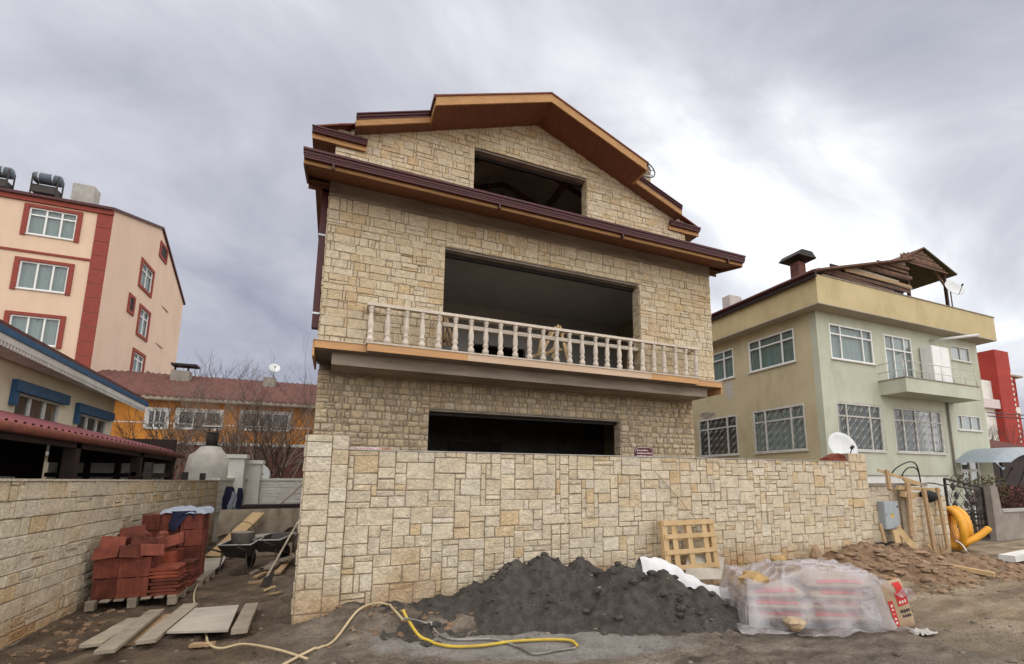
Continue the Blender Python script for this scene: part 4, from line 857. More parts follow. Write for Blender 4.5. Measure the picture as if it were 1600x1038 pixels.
MB().prism([(cx_ - .05, y0_, zl(y0_)), (cx_ - .05, y1_ + .1, zl(y1_)), (-10, y1_ + .1, zl(y1_) + 1.6), (-10, y0_, zl(y0_) + 1.6)], (0, 0, .1)).build('roof', 'old_tile', ch_)
kx = -3.45
cn = thing('canopy', 'dark open canopy with maroon corrugated roof behind the boundary wall', 'canopy', (-4.6, 11, 0))
ya, yb = 4.0, atX(283, 712, kx).y; zk = 2.25
def cor(u, v): y = ya + (yb - ya) * u; x = kx - .12 - 2.4 * v; return Vector((x, y, zk + .06 + .03 * math.sin(y * 2 * math.pi / .19) + .62 * v))
m = MB().grid(cor, int((yb - ya) / .19) * 6, 2); m.build('corrugated_sheet', 'maroon_sheet', cn, smooth=True)
MB().tube([(kx - .02, ya, zk - .02), (kx - .02, yb + .2, zk - .03)], .065, 8).build('gutter', 'roof_tile', cn, smooth=True); box('eave_board', 'dark_brown', cn, kx - .16, kx - .1, ya, yb, zk - .16, zk + .02)
m = MB().prism([(kx - .1, ya, zk - .03), (kx - .1, yb, zk - .03), (kx - 2.5, yb, zk + .58), (kx - 2.5, ya, zk + .58)], (0, 0, .02)); m.build('ceiling', 'dark_brown', cn)
for y_ in (5.2, 7.2, 9.6, 12.3, yb - .15): box('post', 'dark_brown', cn, kx - .25, kx - .1, y_, y_ + .15, 0, zk - .03)
box('back_panel', 'dark_brown', cn, kx - 2.5, kx - 2.42, ya, yb - .2, 0, 2.8); box('end_wall', 'white_plaster', cn, kx - 2.4, kx - .3, yb - .05, yb, 0, 2.02); box('end_lintel', 'dark_brown', cn, kx - 2.4, kx - .1, yb - .12, yb - .05, 2.02, 2.6)  # ceiling, backing and end strip near black: canopy's deep shade put into colour
for x_ in (-2.2, -1.75, -1.2, -.75): box('mullion', 'dark_brown', cn, kx + x_, kx + x_ + .09, yb - .16, yb - .06, 0, 2.02)
box('rail', 'dark_brown', cn, kx - 2.4, kx - .3, yb - .17, yb - .07, 1.70, 1.79); box('rail', 'dark_brown', cn, kx - .22, kx - .14, 12.3, yb, 1.70, 1.78)
box('counter', 'white_paint', cn, kx - 2.3, kx - 1.9, 6.9, 7.7, 0, 1.66); box('counter', 'white_paint', cn, kx - 2.3, kx - 1.6, 10.9, 11.6, 0, 1.68)
for px_ in (230, 288, 316): a = atX(px_, 750, XL - .15); tag(MB().box(a.x - .05, a.x + .05, a.y - .06, a.y + .06, 1.625, 1.625 + (.17 if px_ > 240 else .3)).build('post_stub', 'iron_black', None), {230: 'tallest black post stub standing on the boundary wall', 288: 'middle black post stub on the boundary wall', 316: 'last black post stub near the far end of the boundary wall'}[px_], 'post', 'black post stubs on the boundary wall')

# ------------------------------------------------------------------ orange house far down the alley
OY = 30.
oh = thing('orange_house', 'orange plastered house with old red tile roof at the end of the alley', 'house', (-5, 33, 0))
def oy(x, y): q = atY(x, y, OY); return q.x, q.z
O_H = []
for a_, b_ in (((232, 640), (258, 670)), ((279, 641), (343, 672)), ((379, 644), (450, 674))): a = oy(*a_); b = oy(*b_); O_H.append((a[0], b[1], b[0], a[1]))
hole_wall(MB(), Vector((-12.5, OY, 0)), XA, -YA, 16, 5.62, [(r[0] + 12.5, r[1], r[2] + 12.5, r[3]) for r in O_H]).build('front_wall', 'orange_plaster', oh)
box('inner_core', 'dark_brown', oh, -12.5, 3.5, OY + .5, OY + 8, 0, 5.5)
for r in O_H:
    fr_ = MB().box(r[0] - .12, r[2] + .12, OY - .04, OY - .002, r[3], r[3] + .12).box(r[0] - .12, r[0], OY - .04, OY - .002, r[1], r[3]).box(r[2], r[2] + .12, OY - .04, OY - .002, r[1], r[3]); fr_.build('window_surround', 'white_paint', oh)
    window(oh, (r[0], OY, r[1]), XA, -YA, r[2] - r[0], r[3] - r[1], (.36, .64), tr=0, fr=.06, curtain='curtain_dark')
box('eave_board', 'timber_grey', oh, -13, 4, OY - .6, OY - .5, 5.58, 5.74); box('eave_soffit', 'timber_grey', oh, -13, 4, OY - .5, OY, 5.6, 5.64)
tiles('roof_tiles', -13, 4, OY - .6, OY + 4.2, 5.78, 7.75, per=.28, amp=.03, mat='old_tile', par=oh, ny=16)
box('terrace_edge', 'white_paint', oh, -9.5, 0, OY - 1.3, OY, 3.35, 3.5); box('terrace_wall', 'old_tile', oh, -9.5, 0, OY - 1.25, OY - 1.05, 0, 3.35)
MB().tube([(-9.5, OY - 1.25, 4.35), (0, OY - 1.25, 4.35)], .025, 5).build('terrace_rail', 'grille_white', oh)
for px_, py_, w_, lab in ((283, 590, .85, 'tall plastered chimney with flat black cap on the orange house'), (421, 600, .62, 'small chimney beside a dish on the orange house')):
    c = atY(px_, py_, OY + 3); t = thing('chimney', lab, 'chimney', (c.x, OY + 3, 6.8)); box('stack', 'concrete', t, c.x - w_ / 2, c.x + w_ / 2, OY + 2.7, OY + 3.3, 6.4, c.z + .35)
    if w_ > .7: box('cap', 'iron_black', t, c.x - .45, c.x + .75, OY + 2.6, OY + 3.4, c.z + .62, c.z + .74); [box('cap_post', 'iron_black', t, c.x + s_ - .04, c.x + s_ + .04, OY + 2.9, OY + 3.0, c.z + .35, c.z + .62) for s_ in (-.3, .3)]
c = atY(429, 576, OY + 3); dish('satellite_dish', 'small white satellite dish on the orange house roof', c, .32, R(170), R(30), stand=7.2)
# red block and low roofs far on the right
rb = thing('red_building', 'distant red and white block behind the green house', 'building', (75, 42, 0))
def ry(x, y, Y): return atY(x, y, Y)
a, b = ry(1553, 546, 40), ry(1574, 546, 40); box('stair_tower', 'red_plaster', rb, a.x, b.x, 40, 48, 0, a.z)
c, d_ = ry(1574, 585, 40), ry(1597, 583, 40); box('red_wing', 'red_plaster', rb, b.x, d_.x, 41, 48, 0, c.z); box('roof_edge', 'timber_grey', rb, b.x - .3, d_.x + 1.2, 40.4, 48, c.z, c.z + .3)
a2 = ry(1535, 590, 40); box('white_wing', 'white_plaster', rb, a2.x - 4, a.x, 41, 48, 0, a2.z); box('balcony_wall', 'pink_white', rb, a2.x - 4, a.x, 40.2, 41, a2.z - 4.6, a2.z - 3.2)
for z_ in (0, 1): e_ = ry(1580, 604 + z_ * 42, 40.9); window(rb, (e_.x, 41, e_.z - 1.5), XA, -YA, 1.7, 2.3, (.5,), tr=0, fr=.16, sill=False, curtain='curtain_dark')
box('white_band', 'white_plaster', rb, b.x + .02, d_.x - .02, 40.93, 40.998, c.z - 6.0, c.z - 5.0)
for k in range(24): box('quoin', 'white_plaster', rb, b.x - .3, b.x + .02, 39.94, 39.998, 18.6 - k * .85, 19.0 - k * .85)
lr = thing('tiled_shed', 'low shed with red tile roof beyond the green house', 'shed', (31, 12.5, 0))
a, b = atY(1543, 700, 12.5), atY(1640, 704, 12.5); tiles('roof_tiles', a.x + .2, b.x, 12.4, 15.5, a.z - .02, a.z + .95, per=.25, amp=.03, mat='old_tile', par=lr); box('shed_wall', 'dark_brown', lr, a.x + .5, b.x, 12.8, 15.4, 0, a.z - .08)

# ------------------------------------------------------------------ small builders
def G(x, y, dz=0.): q = atZ(x, y, 0); return Vector((q.x, q.y, gz(q.x, q.y) + dz))
def rocky(mb, c, r, rn, sq=(1, 1, .7)):
    vs = []; n = 6; c = Vector(c); rot = rn.uniform(0, 6.3); ca, sa = math.cos(rot), math.sin(rot)
    prof = [(-.85, .45), (-.35, .95), (.25, 1.0), (.75, .55)]
    for h, rr in prof:
        for k in range(n):
            a = 2 * math.pi * k / n; f_ = rn.uniform(.72, 1.15); x = rr * f_ * math.cos(a) * sq[0]; y = rr * f_ * math.sin(a) * sq[1]
            vs.append(c + Vector((x * ca - y * sa, x * sa + y * ca, h * sq[2] * rn.uniform(.85, 1.1))) * r)
    fs = [(i*n+k, i*n+(k+1) % n, (i+1)*n+(k+1) % n, (i+1)*n+k) for i in range(3) for k in range(n)] + [tuple(range(n-1, -1, -1)), tuple(3*n+k for k in range(n))]
    mb.add(vs, fs)
def plank(label, a, b, w, t, mat='timber_grey', name='plank', group=None, lift=0., cat='plank'):
    a = Vector(a); b = Vector(b); d = (b - a); L = d.length; d.normalize(); s = d.cross(ZA).normalized(); n = 8; m = MB(); up = s.cross(d).normalized()
    rn = random.Random(int(a.x * 977 + b.y * 313)); sag = [rn.uniform(-.004, .004) for _ in range(n + 1)]; vs = []
    for k in range(n + 1):
        p = a + d * (L * k / n) + up * (sag[k] + lift); ww = w / 2 * (1 + rn.uniform(-.03, .03))
        vs += [p - s * ww, p + s * ww, p + s * ww + up * t, p - s * ww + up * t]
    fs = [(k*4+i, k*4+(i+1) % 4, (k+1)*4+(i+1) % 4, (k+1)*4+i) for k in range(n) for i in range(4)] + [(3, 2, 1, 0), (n*4, n*4+1, n*4+2, n*4+3)]
    return tag(m.add(vs, [f[::-1] for f in fs]).build(name, mat), label, cat, group)
def sheet_px(label, pts, t, mat='plywood', lift=.02, name='plywood_sheet'):
    P = [G(x, y, lift) for x, y in pts]; z = max(q.z for q in P) ; return tag(MB().prism([Vector((q.x, q.y, q.z * .5 + z * .5)) for q in P], (0, 0, t)).build(name, mat), label, 'plywood')
def pallet(label, x0, x1, y0, y1, z, group=None):
    t = thing('pallet', label, 'pallet', ((x0 + x1) / 2, (y0 + y1) / 2, z), group); n = 7; w = (x1 - x0)
    for k in range(3):
        xx = x0 + (w - .09) * k / 2
        for j in range(3): yy = y0 + (y1 - y0 - .1) * j / 2; box('block', 'timber_grey', t, xx, xx + .09, yy, yy + .1, z, z + .075)
        box('runner', 'timber_grey', t, xx, xx + .09, y0, y1, z + .075, z + .095)
    for k in range(n): xx = x0 + (w - .095) * k / (n - 1); box('slat', 'timber_grey', t, xx, xx + .095, y0 - .01, y1 + .01, z + .095, z + .117)
    return t

# ------------------------------------------------------------------ tiles on pallets along the boundary wall
g0 = .01
pallet('front pallet carrying the lower red tile stacks by the boundary wall', -2.70, -1.78, 8.12, 9.05, g0, 'pallets under the roof tiles')
pallet('rear pallet carrying the tall red tile bundles', -2.70, -1.72, 9.2, 10.15, g0, 'pallets under the roof tiles')
rn = random.Random(77)
def bundle(label, x0, x1, y0, y1, z0, layers, n, mat='clay_red', lh=.25):
    t = thing('tile_bundle', label, 'tile stack', ((x0 + x1) / 2, (y0 + y1) / 2, z0), 'bundles of red clay roof tiles')
    for l in range(layers):
        for k in range(n):
            ya = y0 + (y1 - y0) * k / n; j = rn.uniform(-.008, .008); xm = (x0 + x1) / 2 + j; w = (x1 - x0) / 2; z = z0 + l * lh
            m = MB(); m.prism([(xm - w, ya + .004, z + .003), (xm + w, ya + .004, z + .003), (xm + w, ya + .004, z + lh - .006), (xm + w * .25, ya + .004, z + lh - .002), (xm - w * .1, ya + .004, z + lh - .012), (xm - w, ya + .004, z + lh - .004)], (0, (y1 - y0) / n - .008, 0)); 
            if k == 0:
                for rx in (-.55, .0, .55): m.box(xm + w * rx - .012, xm + w * rx + .012, ya - .004, ya + .0045, z + .012, z + lh - .03)
            m.build('tile', mat, t)
zp = g0 + .118
bundle('short red tile bundle nearest the boundary wall on the front pallet', -2.68, -2.43, 8.18, 8.55, zp, 2, 4)
bundle('wide red tile bundle in the middle of the front pallet', -2.42, -2.10, 8.16, 8.55, zp, 2, 4)
bundle('red tile bundle behind, against the boundary wall, on the front pallet', -2.68, -2.36, 8.6, 8.98, zp, 2, 4)
bundle('broken-topped bundle of bright red tiles in the centre of the stacks', -2.33, -1.95, 8.62, 9.0, zp, 2, 5, 'clay_bright')
def at_(x, Y): return atY(x, 880, Y).x
for k, (xa, xb, lay, lab) in enumerate(((214, 244, 4, 'tall red tile bundle nearest the wall on the rear pallet'), (245, 275, 4, 'tall red tile bundle in the middle of the rear pallet'), (276, 312, 4, 'tall red tile bundle under the jacket at the alley side'))):
    bundle(lab, at_(xa, 9.35), at_(xb, 9.35) - .01, 9.3, 9.75, zp, lay, 4, lh=.245)
t = thing('tile_stack', 'neat stack of flat red tiles lying at the front corner of the pallet', 'tile stack', (-1.95, 8.35, zp))
for k in range(8): j = rn.uniform(-.02, .02); MB().prism([(-2.09 + j, 8.16, zp + k * .044), (-1.78 + j, 8.16, zp + k * .044), (-1.78 + j, 8.16, zp + k * .044 + .026), (-1.85 + j, 8.16, zp + k * .044 + .037), (-2.02 + j, 8.16, zp + k * .044 + .037), (-2.09 + j, 8.16, zp + k * .044 + .026)], (0, .40, rn.uniform(-.01, .01))).build('tile', 'clay_bright' if k > 4 else 'clay_red', t)
t = thing('tile_stack', 'second stack of flat red tiles behind the front one', 'tile stack', (-1.85, 8.9, zp))
for k in range(7): j = rn.uniform(-.02, .02); box('tile', 'clay_red', t, -1.93 + j, -1.74 + j, 8.68, 9.02, zp + k * .05, zp + k * .05 + .042)
def ridge_tile(i, c, rz, tilt, L=.25, W=.2, H=.135):
    ca, sa = math.cos(rz), math.sin(rz); m = MB(); sec = [(-W/2, 0), (-W/2 + .02, 0), (-.03, H - .03), (.03, H - .03), (W/2 - .02, 0), (W/2, 0), (.045, H), (-.045, H)]
    P = [Vector((c[0] + (-L/2) * ca - u * sa, c[1] + (-L/2) * sa + u * ca, c[2] + v - tilt * L / 2)) for u, v in sec]; m.prism(P[::-1], (L * ca, L * sa, tilt * L)); return m.build('ridge_tile', 'clay_red')
labs = ['ridge tile topmost on the loose heap against the boundary wall', 'ridge tile left of the heap top', 'ridge tile right of the heap top', 'ridge tile lowest left on the heap', 'ridge tile front centre of the heap', 'ridge tile at the right end of the front heap', 'ridge tile lying flat behind the heap top', 'ridge tile tilted towards the bright broken tiles']
for i, (x, y, z, rz, tl) in enumerate(((-2.42, 8.45, .86, .35, .15), (-2.55, 8.3, .75, .1, -.1), (-2.25, 8.34, .74, .2, -.3), (-2.58, 8.24, .63, .0, .12), (-2.32, 8.22, .63, .15, -.12), (-2.14, 8.24, .64, .5, -.1), (-2.5, 8.6, .76, 1.2, .0), (-2.2, 8.55, .68, .9, .25))):
    tag(ridge_tile(i, (x, y, z), rz, tl), labs[i], 'roof tile', 'loose ridge tiles heaped on the pallet')
for i, (x, y, z, rz, tl, lab) in enumerate(((-2.36, 8.66, .78, 2.2, .2, 'ridge tile lying askew behind the front heap'), (-2.62, 8.52, .72, 1.5, -.2, 'ridge tile jammed between the heap and the boundary wall'), (-2.05, 8.75, .70, .4, .3, 'ridge tile propped on the bright tiles'), (-2.18, 8.88, .74, 1.9, .1, 'ridge tile lying deepest in the middle of the stacks'))): tag(ridge_tile(i, (x, y, z), rz, tl), lab, 'roof tile', 'loose ridge tiles heaped on the pallet')
m = MB(); c = Vector((at_(283, 9.4), 9.55, 0))
def jac(u, v):
    a = (u - .5) * .62; b = (v - .5) * .55; r = max(abs(a) / .31, abs(b) / .27); return Vector((c.x + a + .03 * nz(u * 3, v * 3, 1), c.y + b, zp + 4 * .245 + .07 + .05 * fbm(u, v, 3, 3.2, 3) - (.20 * max(0, r - .6) ** 1.2 if b < 0 else .1 * max(0, r - .7))))
j = tag(m.grid(jac, 22, 18).build('jacket', 'cloth_grey', smooth=True), 'grey and navy jacket thrown over the tallest tile bundle', 'jacket')
m = MB(); m.grid(lambda u, v: Vector((c.x - .02 + (u - .5) * .3 + .02 * math.sin(v * 7), c.y - .268 - .03 * math.sin(u * 6) - .01, zp + 4 * .245 + .04 - v * (.18 + .12 * math.sin(u * 5 + 1)))), 10, 8).build('lining', 'cloth_navy', j, smooth=True)
tag(MB().tube([G(113, 955, .04), G(120, 950, .07), G(131, 948, .05)], [.035, .06, .03], 7).build('plastic_bag', 'cloth_white', smooth=True), 'crumpled white bag at the corner of the front pallet', 'bag')

# ------------------------------------------------------------------ boards on the alley ground
gp = 'weathered boards laid on the mud'
plank('weathered plank lying furthest left on the alley mud', G(140, 1020, .03), G(212, 977, .03), .17, .03, group=gp)
plank('long plank lying across the lower left boards', G(160, 1040, .07), G(243, 970, .06), .15, .032, group=gp)
plank('wide brown board between the crossing plank and the plywood', G(205, 1012, .02), G(268, 968, .02), .2, .025, mat='timber', group=gp)
plank('long plank leaning along the left edge of the plywood', G(226, 1019, .07), G(297, 957, .07), .16, .035, group=gp)
plank('thick muddy plank at the right edge of the plywood', G(372, 1006, .05), G(392, 960, .05), .14, .05, group=gp)
plank('short offcut lying in front of the plywood', G(298, 1014, .02), G(334, 1013, .02), .07, .03, mat='timber', group=gp)
sheet_px('grey plywood sheet lying flat on the alley ground', ((258, 1008), (355, 1001), (372, 961), (303, 966)), .02, lift=.05)
sheet_px('pale plywood scrap beside the tile pallets', ((312, 912), (345, 893), (352, 878), (313, 880)), .02, lift=.05)
# ------------------------------------------------------------------ wheelbarrows and clutter at the end of the alley
def barrow(label, c, rz, s=.84, mat='steel_dark'):
    t = thing('wheelbarrow', label, 'wheelbarrow', c, 'wheelbarrows in the alley'); c = Vector(c); ca, sa = math.cos(rz), math.sin(rz)
    def T(x, y, z): return c + Vector((x * ca - y * sa, x * sa + y * ca, z)) * s
    top = [(-.31, -.42), (.31, -.42), (.27, .45), (-.27, .45)]; bot = [(-.2, -.22), (.2, -.22), (.17, .18), (-.17, .18)]
    m = MB(); o = [T(x, y, .60 + (.06 if y > 0 else 0)) for x, y in top] + [T(x, y, .33) for x, y in bot]; i_ = [T(x * .95, y * .95, .60 + (.06 if y > 0 else 0)) for x, y in top] + [T(x * .93, y * .93, .35) for x, y in bot]
    m.add(o + i_, [(0,4,5,1),(1,5,6,2),(2,6,7,3),(3,7,4,0),(4,7,6,5),(8,9,13,12),(9,10,14,13),(10,11,15,14),(11,8,12,15),(12,13,14,15),(0,1,9,8),(1,2,10,9),(2,3,11,10),(3,0,8,11)]); tr = m.build('tray', mat, t)
    MB().tube([T(x, y, .605 + (.06 if y > 0 else 0)) for x, y in top + top[:1]], .016 * s, 6).build('rim', 'concrete_pale', tr, smooth=True)
    for sx in (-1, 1):
        MB().tube([T(sx * .27, -.95, .62), T(sx * .25, -.5, .50), T(sx * .16, .1, .31), T(sx * .06, .62, .19)], .018 * s, 6).build('handle', 'steel_dark', t, smooth=True)
        MB().tube([T(sx * .22, -.34, .45), T(sx * .25, -.40, .012), T(0, -.40, .012)], .015 * s, 6).build('leg', 'steel_dark', t, smooth=True)
    w = MB().lathe([(.05,-.03),(.17,-.035),(.19,-.02),(.19,.02),(.17,.035),(.05,.03)], (0, 0, 0), 16, 'x'); w.v = [T(q.x, .62 + q.y, .19 + q.z) for q in w.v]; w.build('wheel', 'rubber', t, smooth=True); return t
c1 = G(374, 893); barrow('black wheelbarrow holding a bucket at the end of the alley', c1, R(-12)); c2 = G(424, 887); barrow('black wheelbarrow with empty tray next to the gate pillar', c2, R(-20))
b = thing('bucket', 'grey mortar bucket sitting in the nearer wheelbarrow', 'bucket', (c1.x, c1.y, .36)); MB().lathe([(.13,.37),(.19,.74),(.2,.75),(.185,.74),(.125,.40)], (c1.x, c1.y - .02, -.06), 14).build('pail', 'concrete', b, smooth=True); MB().tube(ring((c1.x, c1.y - .02, .68), .19, XA, ZA, 0, n=10, a1=math.pi), .006, 4).build('bail', 'steel_dark', b)
q = atY(432, 838, 12.9); r_ = thing('mortar_basin', 'round pale mortar basin resting on crates behind the wheelbarrows', 'basin', (q.x, q.y, 0)); MB().lathe([(.30,q.z-.12),(.38,q.z-.10),(.42,q.z),(.42,q.z+.04),(.34,q.z+.04),(.28,q.z-.04)], (q.x, q.y, 0), 20).build('basin', 'concrete_pale', r_, smooth=True); box('crate', 'timber_grey', r_, q.x - .35, q.x + .35, q.y - .3, q.y + .3, .0, q.z - .12)
lw = thing('block_wall', 'low unfinished block wall draped with beige sheeting across the alley', 'wall', (-1.6, 14, 0)); q0, q1 = atY(344, 797, 14.), atY(474, 797, 14.)
box('wall_core', 'concrete', lw, q0.x, q1.x, 14, 14.3, 0, q0.z - .02)
MB().grid(lambda u, v: Vector((q0.x + (q1.x - q0.x) * u, 13.97 - .05 * abs(math.sin(u * 17 + fbm(u, v, 0, 3, 2))) - .10 * v, q0.z + .01 - v * (.62 + .25 * nz(u * 4, 1, 2)))), 50, 8).build('sheeting', 'tarp_beige', lw, smooth=True)
q2, q3 = atY(378, 795, 15.2), atY(476, 795, 15.2); tb = thing('work_table', 'dark work table standing behind the draped block wall', 'table', (q2.x, 15.2, 0)); box('table_top', 'dark_brown', tb, q2.x, q3.x, 15.1, 15.8, q2.z - .02, q2.z + .09)
for x_ in (q2.x + .1, q3.x - .15): box('leg', 'dark_brown', tb, x_, x_ + .08, 15.2, 15.28, 0, q2.z - .02)
plank('wide ramp board rising over the draped wall', G(332, 872), atY(405, 803, 13.6), .34, .035, mat='timber_pale', name='ramp_board'); plank('narrow ramp board beside the wide one', G(352, 876), atY(392, 818, 13.5), .12, .03, mat='timber_grey', name='ramp_board')
plank('loose pale lath leaning behind the work table', atY(432, 795, 15.7), atY(478, 752, 16.6), .05, .03, mat='timber_grey')
st = 'scrap boards heaped beside the house pillar'
for i, (a, b, w_, z_, lab) in enumerate((((393, 897), (430, 880), .07, .01, 'scrap batten lying left in the heap by the pillar'), ((398, 908), (432, 890), .06, .01, 'scrap batten nearest the alley ground in the heap'), ((418, 898), (455, 875), .13, .08, 'short thick board in the middle of the scrap heap'), ((432, 905), (452, 880), .10, .03, 'reddish board at the right of the scrap heap'), ((436, 890), (462, 885), .14, .14, 'board lying crosswise on top of the scrap heap'), ((388, 915), (424, 913), .05, .01, 'single batten in front of the scrap heap'))):
    plank(lab, G(*a, z_), G(*b, z_), w_, .035, mat='timber' if i % 2 else 'timber_grey', group=st)
for i, (x, y, lab) in enumerate(((421, 927, 'pale wood chip on the bare ground'), (430, 934, 'brown wood chip on the bare ground'))): plank(lab, G(x - 9, y, .005), G(x + 9, y - 2, .005), .05, .02, mat='timber_pale' if i == 0 else 'timber')
sv = thing('shovel', 'long handled shovel leaning against the house pillar', 'shovel', G(414, 918)); a = G(414, 918, .12); b = atY(466, 815, 9.6); MB().tube([a, b], .016, 6).build('handle', 'timber_grey', sv); MB().prism([a + Vector((-.02, -.02, .02)), a + Vector((.1, .05, .06)), a + Vector((.06, .0, -.11)), a + Vector((-.07, -.06, -.11))], (.01, -.02, .01)).build('blade', 'steel_dark', sv)

# ------------------------------------------------------------------ white panel fence, posts, oven
pf = thing('panel_fence', 'white textured concrete fence closing the back of the yard', 'fence', (-1.6, 17, 0)); q = atY(391, 752, 17.2); k0 = Vector((XL - .05, 15.8, 0)); k1 = Vector((q.x, 17.2, 0)); k2 = Vector((HX0 + .1, 17.2, 0))
for a, b in ((k0, k1), (k1, k2)):
    d = (b - a); L = d.length; d.normalize(); N = Vector((d.y, -d.x, 0)); m = MB().prism([a, b, b + ZA * 1.68, a + ZA * 1.68], -N * .12); pn = m.build('panel', 'white_plaster', pf)
    for i, r in enumerate(layout(L, .72, .09, [(4,1,3),(3,1,3),(5,1,2),(2,1,1)], 61)): mm = MB(); stone(mm, a + ZA * .86, d, ZA, N, *r, random.Random(i), proud=.02); mm.build('facing_block', 'white_plaster', pn)
    for z_ in (.78, 1.62): MB().prism([a + ZA * z_ + N * .05, b + ZA * z_ + N * .05, b + ZA * (z_ + .07) + N * .05, a + ZA * (z_ + .07) + N * .05], -N * .2).build('rail', 'white_plaster', pf)
for px_, py_, Y_, lab in ((371, 713, 16.4, 'tall white square post with cap rising from the fence'), (397, 722, 17.0, 'shorter white capped post at the fence corner')):
    q = atY(px_, py_, Y_); w_ = .19; t = thing('fence_post', lab, 'post', (q.x, Y_, 0), 'white capped fence posts'); box('shaft', 'white_plaster', t, q.x - w_, q.x + w_, Y_, Y_ + 2 * w_, 0, q.z - .06); box('cap', 'white_plaster', t, q.x - w_ - .06, q.x + w_ + .06, Y_ - .06, Y_ + 2 * w_ + .06, q.z - .06, q.z + .05)
q = atY(404, 742, 17.9); dish('satellite_dish', 'white dish half hidden behind the fence corner post', q, .34, R(160), R(25), stand=0)
q = atY(366, 775, 16.1); j = thing('work_clothes', 'dark work clothes hanging on the white fence', 'clothes', (q.x, q.y, 1.0))
for nm, mt, x_, w_, zt, L_, y_ in (('coat', 'cloth_navy', -.12, .34, q.z + .26, .72, 0), ('shirt', 'cloth_grey', .0, .17, q.z + .12, .5, -.07), ('trousers', 'cloth_navy', .13, .2, q.z + .22, .66, -.02)):
    MB().grid(lambda u, v: Vector((q.x + x_ + (u - .5) * w_ * (.45 + .75 * v ** .6) + .02 * math.sin(v * 6), q.y - .06 + y_ - .05 * math.sin(math.pi * u) - .025 * math.sin(u * 13 + v * 2) * v, zt - v * L_ * (1 + .12 * math.sin(u * 7)))), 14, 12).build(nm, mt, j, smooth=True)
q = atY(327, 725, 18.2); ov = thing('garden_oven', 'whitewashed dome oven with black flue beyond the boundary wall', 'oven', (q.x, 18.2, 0)); zb_ = atY(327, 757, 18.2).z; zt = atY(327, 697, 18.2).z; prof = [(.60, 0), (.60, zb_ + .1), (.57, zb_ + .45), (.50, (zb_ + zt) / 2 + .3), (.40, zt - .22), (.26, zt - .03), (.1, zt)]
m = MB().lathe(prof, (q.x, 18.2, 0), 22)
for v in m.v: f_ = 1 + .12 * fbm(v.x, v.y, v.z, 2.8, 3); v.x = q.x + (v.x - q.x) * f_; v.y = 18.2 + (v.y - 18.2) * f_
m.build('dome', 'oven_plaster', ov, smooth=True); q5 = atY(333, 676, 18.2); MB().tube([(q5.x, 18.2, zt - .1), (q5.x, 18.2, q5.z)], .16, 12).build('flue', 'iron_black', ov, smooth=True); box('flue_cap', 'white_paint', ov, q5.x - .25, q5.x + .25, 17.95, 18.45, q5.z + .16, q5.z + .19)
for s_ in (-.1, .1): MB().tube([(q5.x + s_, 18.2, q5.z - .02), (q5.x + s_, 18.2, q5.z + .17)], .012, 4).build('cap_post', 'iron_black', ov)

# ------------------------------------------------------------------ bare shrubs and trees
def bare(name, label, c, h, seed, n0=5, mat='bark', spread=.6, r0=.04, depth=4, group=None, cat='tree', droop=0.):
    rn = random.Random(seed); t = thing(name, label, cat, c, group); c = Vector(c); tm = MB(); bm = MB()
    def grow(mb, p, d, L, r, k):
        pts = [p]; q = p.copy(); dd = d.copy()
        for i in range(3): dd = (dd + Vector((rn.uniform(-.25, .25), rn.uniform(-.25, .25), rn.uniform(-.1, .2) - droop))).normalized(); q = q + dd * L / 3; pts.append(q.copy())
        (tm if k == 0 else bm).tube(pts, [r, r * .85, r * .72, r * .55], 5 if k < 2 else 3, caps=False)
        if k < depth:
            for i in range(rn.choice((2, 3, 3)) + (1 if k == 0 else 0)):
                tt = rn.uniform(.45, 1); b = pts[0].lerp(pts[3], tt) if k else pts[min(3, int(tt * 3) + 1)]
                nd = (dd + Vector((rn.uniform(-1, 1), rn.uniform(-1, 1), rn.uniform(-.3, .8))) * spread).normalized(); grow(mb, b, nd, L * rn.uniform(.55, .8), r * .55, k + 1)
    for i in range(n0): a = rn.uniform(0, 6.3); grow(bm, c + Vector((math.cos(a) * .12, math.sin(a) * .12, -.1)) * (1 if n0 > 1 else 0), Vector((math.cos(a) * spread * .6 * (n0 > 1), math.sin(a) * spread * .6 * (n0 > 1), 1)).normalized(), h * .42, r0, 0)
    tm.build('trunk', mat, t, smooth=True); bm.build('branches', mat, t, smooth=True); return t
gs = 'bare shrubs in the back yards'
for i, (px_, Y_, h_, mt, lab, n0) in enumerate(((405, 21, 3.9, 'bark_pale', 'largest bare shrub in front of the orange house', 6), (452, 20, 3.4, 'bark', 'bare shrub between the orange house and the stone house', 5), (365, 24, 3.9, 'bark_pale', 'bare shrub beside the oven flue', 5), (215, 22, 3.6, 'bark', 'bare shrub at the corner of the cream house', 6), (262, 20, 2.9, 'bark_pale', 'low bare shrub left of the oven', 6), (425, 27, 4.6, 'bark', 'tangled bare shrub against the orange wall', 5), (482, 25, 5.2, 'bark', 'bare thorny tree hugging the stone house corner', 4))):
    bare('bare_shrub', lab, (atY(px_, 752, Y_).x, Y_, 0), h_ * 1.45, 100 + i, n0, mt, .75, .05, 5, gs, 'shrub')
for i, (px_, Y_, h_, lab) in enumerate(((318, 50, 10.5, 'leafless tree top showing above the orange roof, left'), (345, 54, 10.5, 'leafless tree top above the middle of the orange roof'), (395, 52, 10.2, 'leafless tree top near the small roof chimney'), (470, 46, 10.0, 'leafless tree top next to the stone house corner'))): bare('bare_tree', lab, (atY(px_, 752, Y_).x, Y_, 0), h_ * 1.12, 200 + i, 1, 'bark', .5, .14, 5, 'leafless trees behind the orange house')
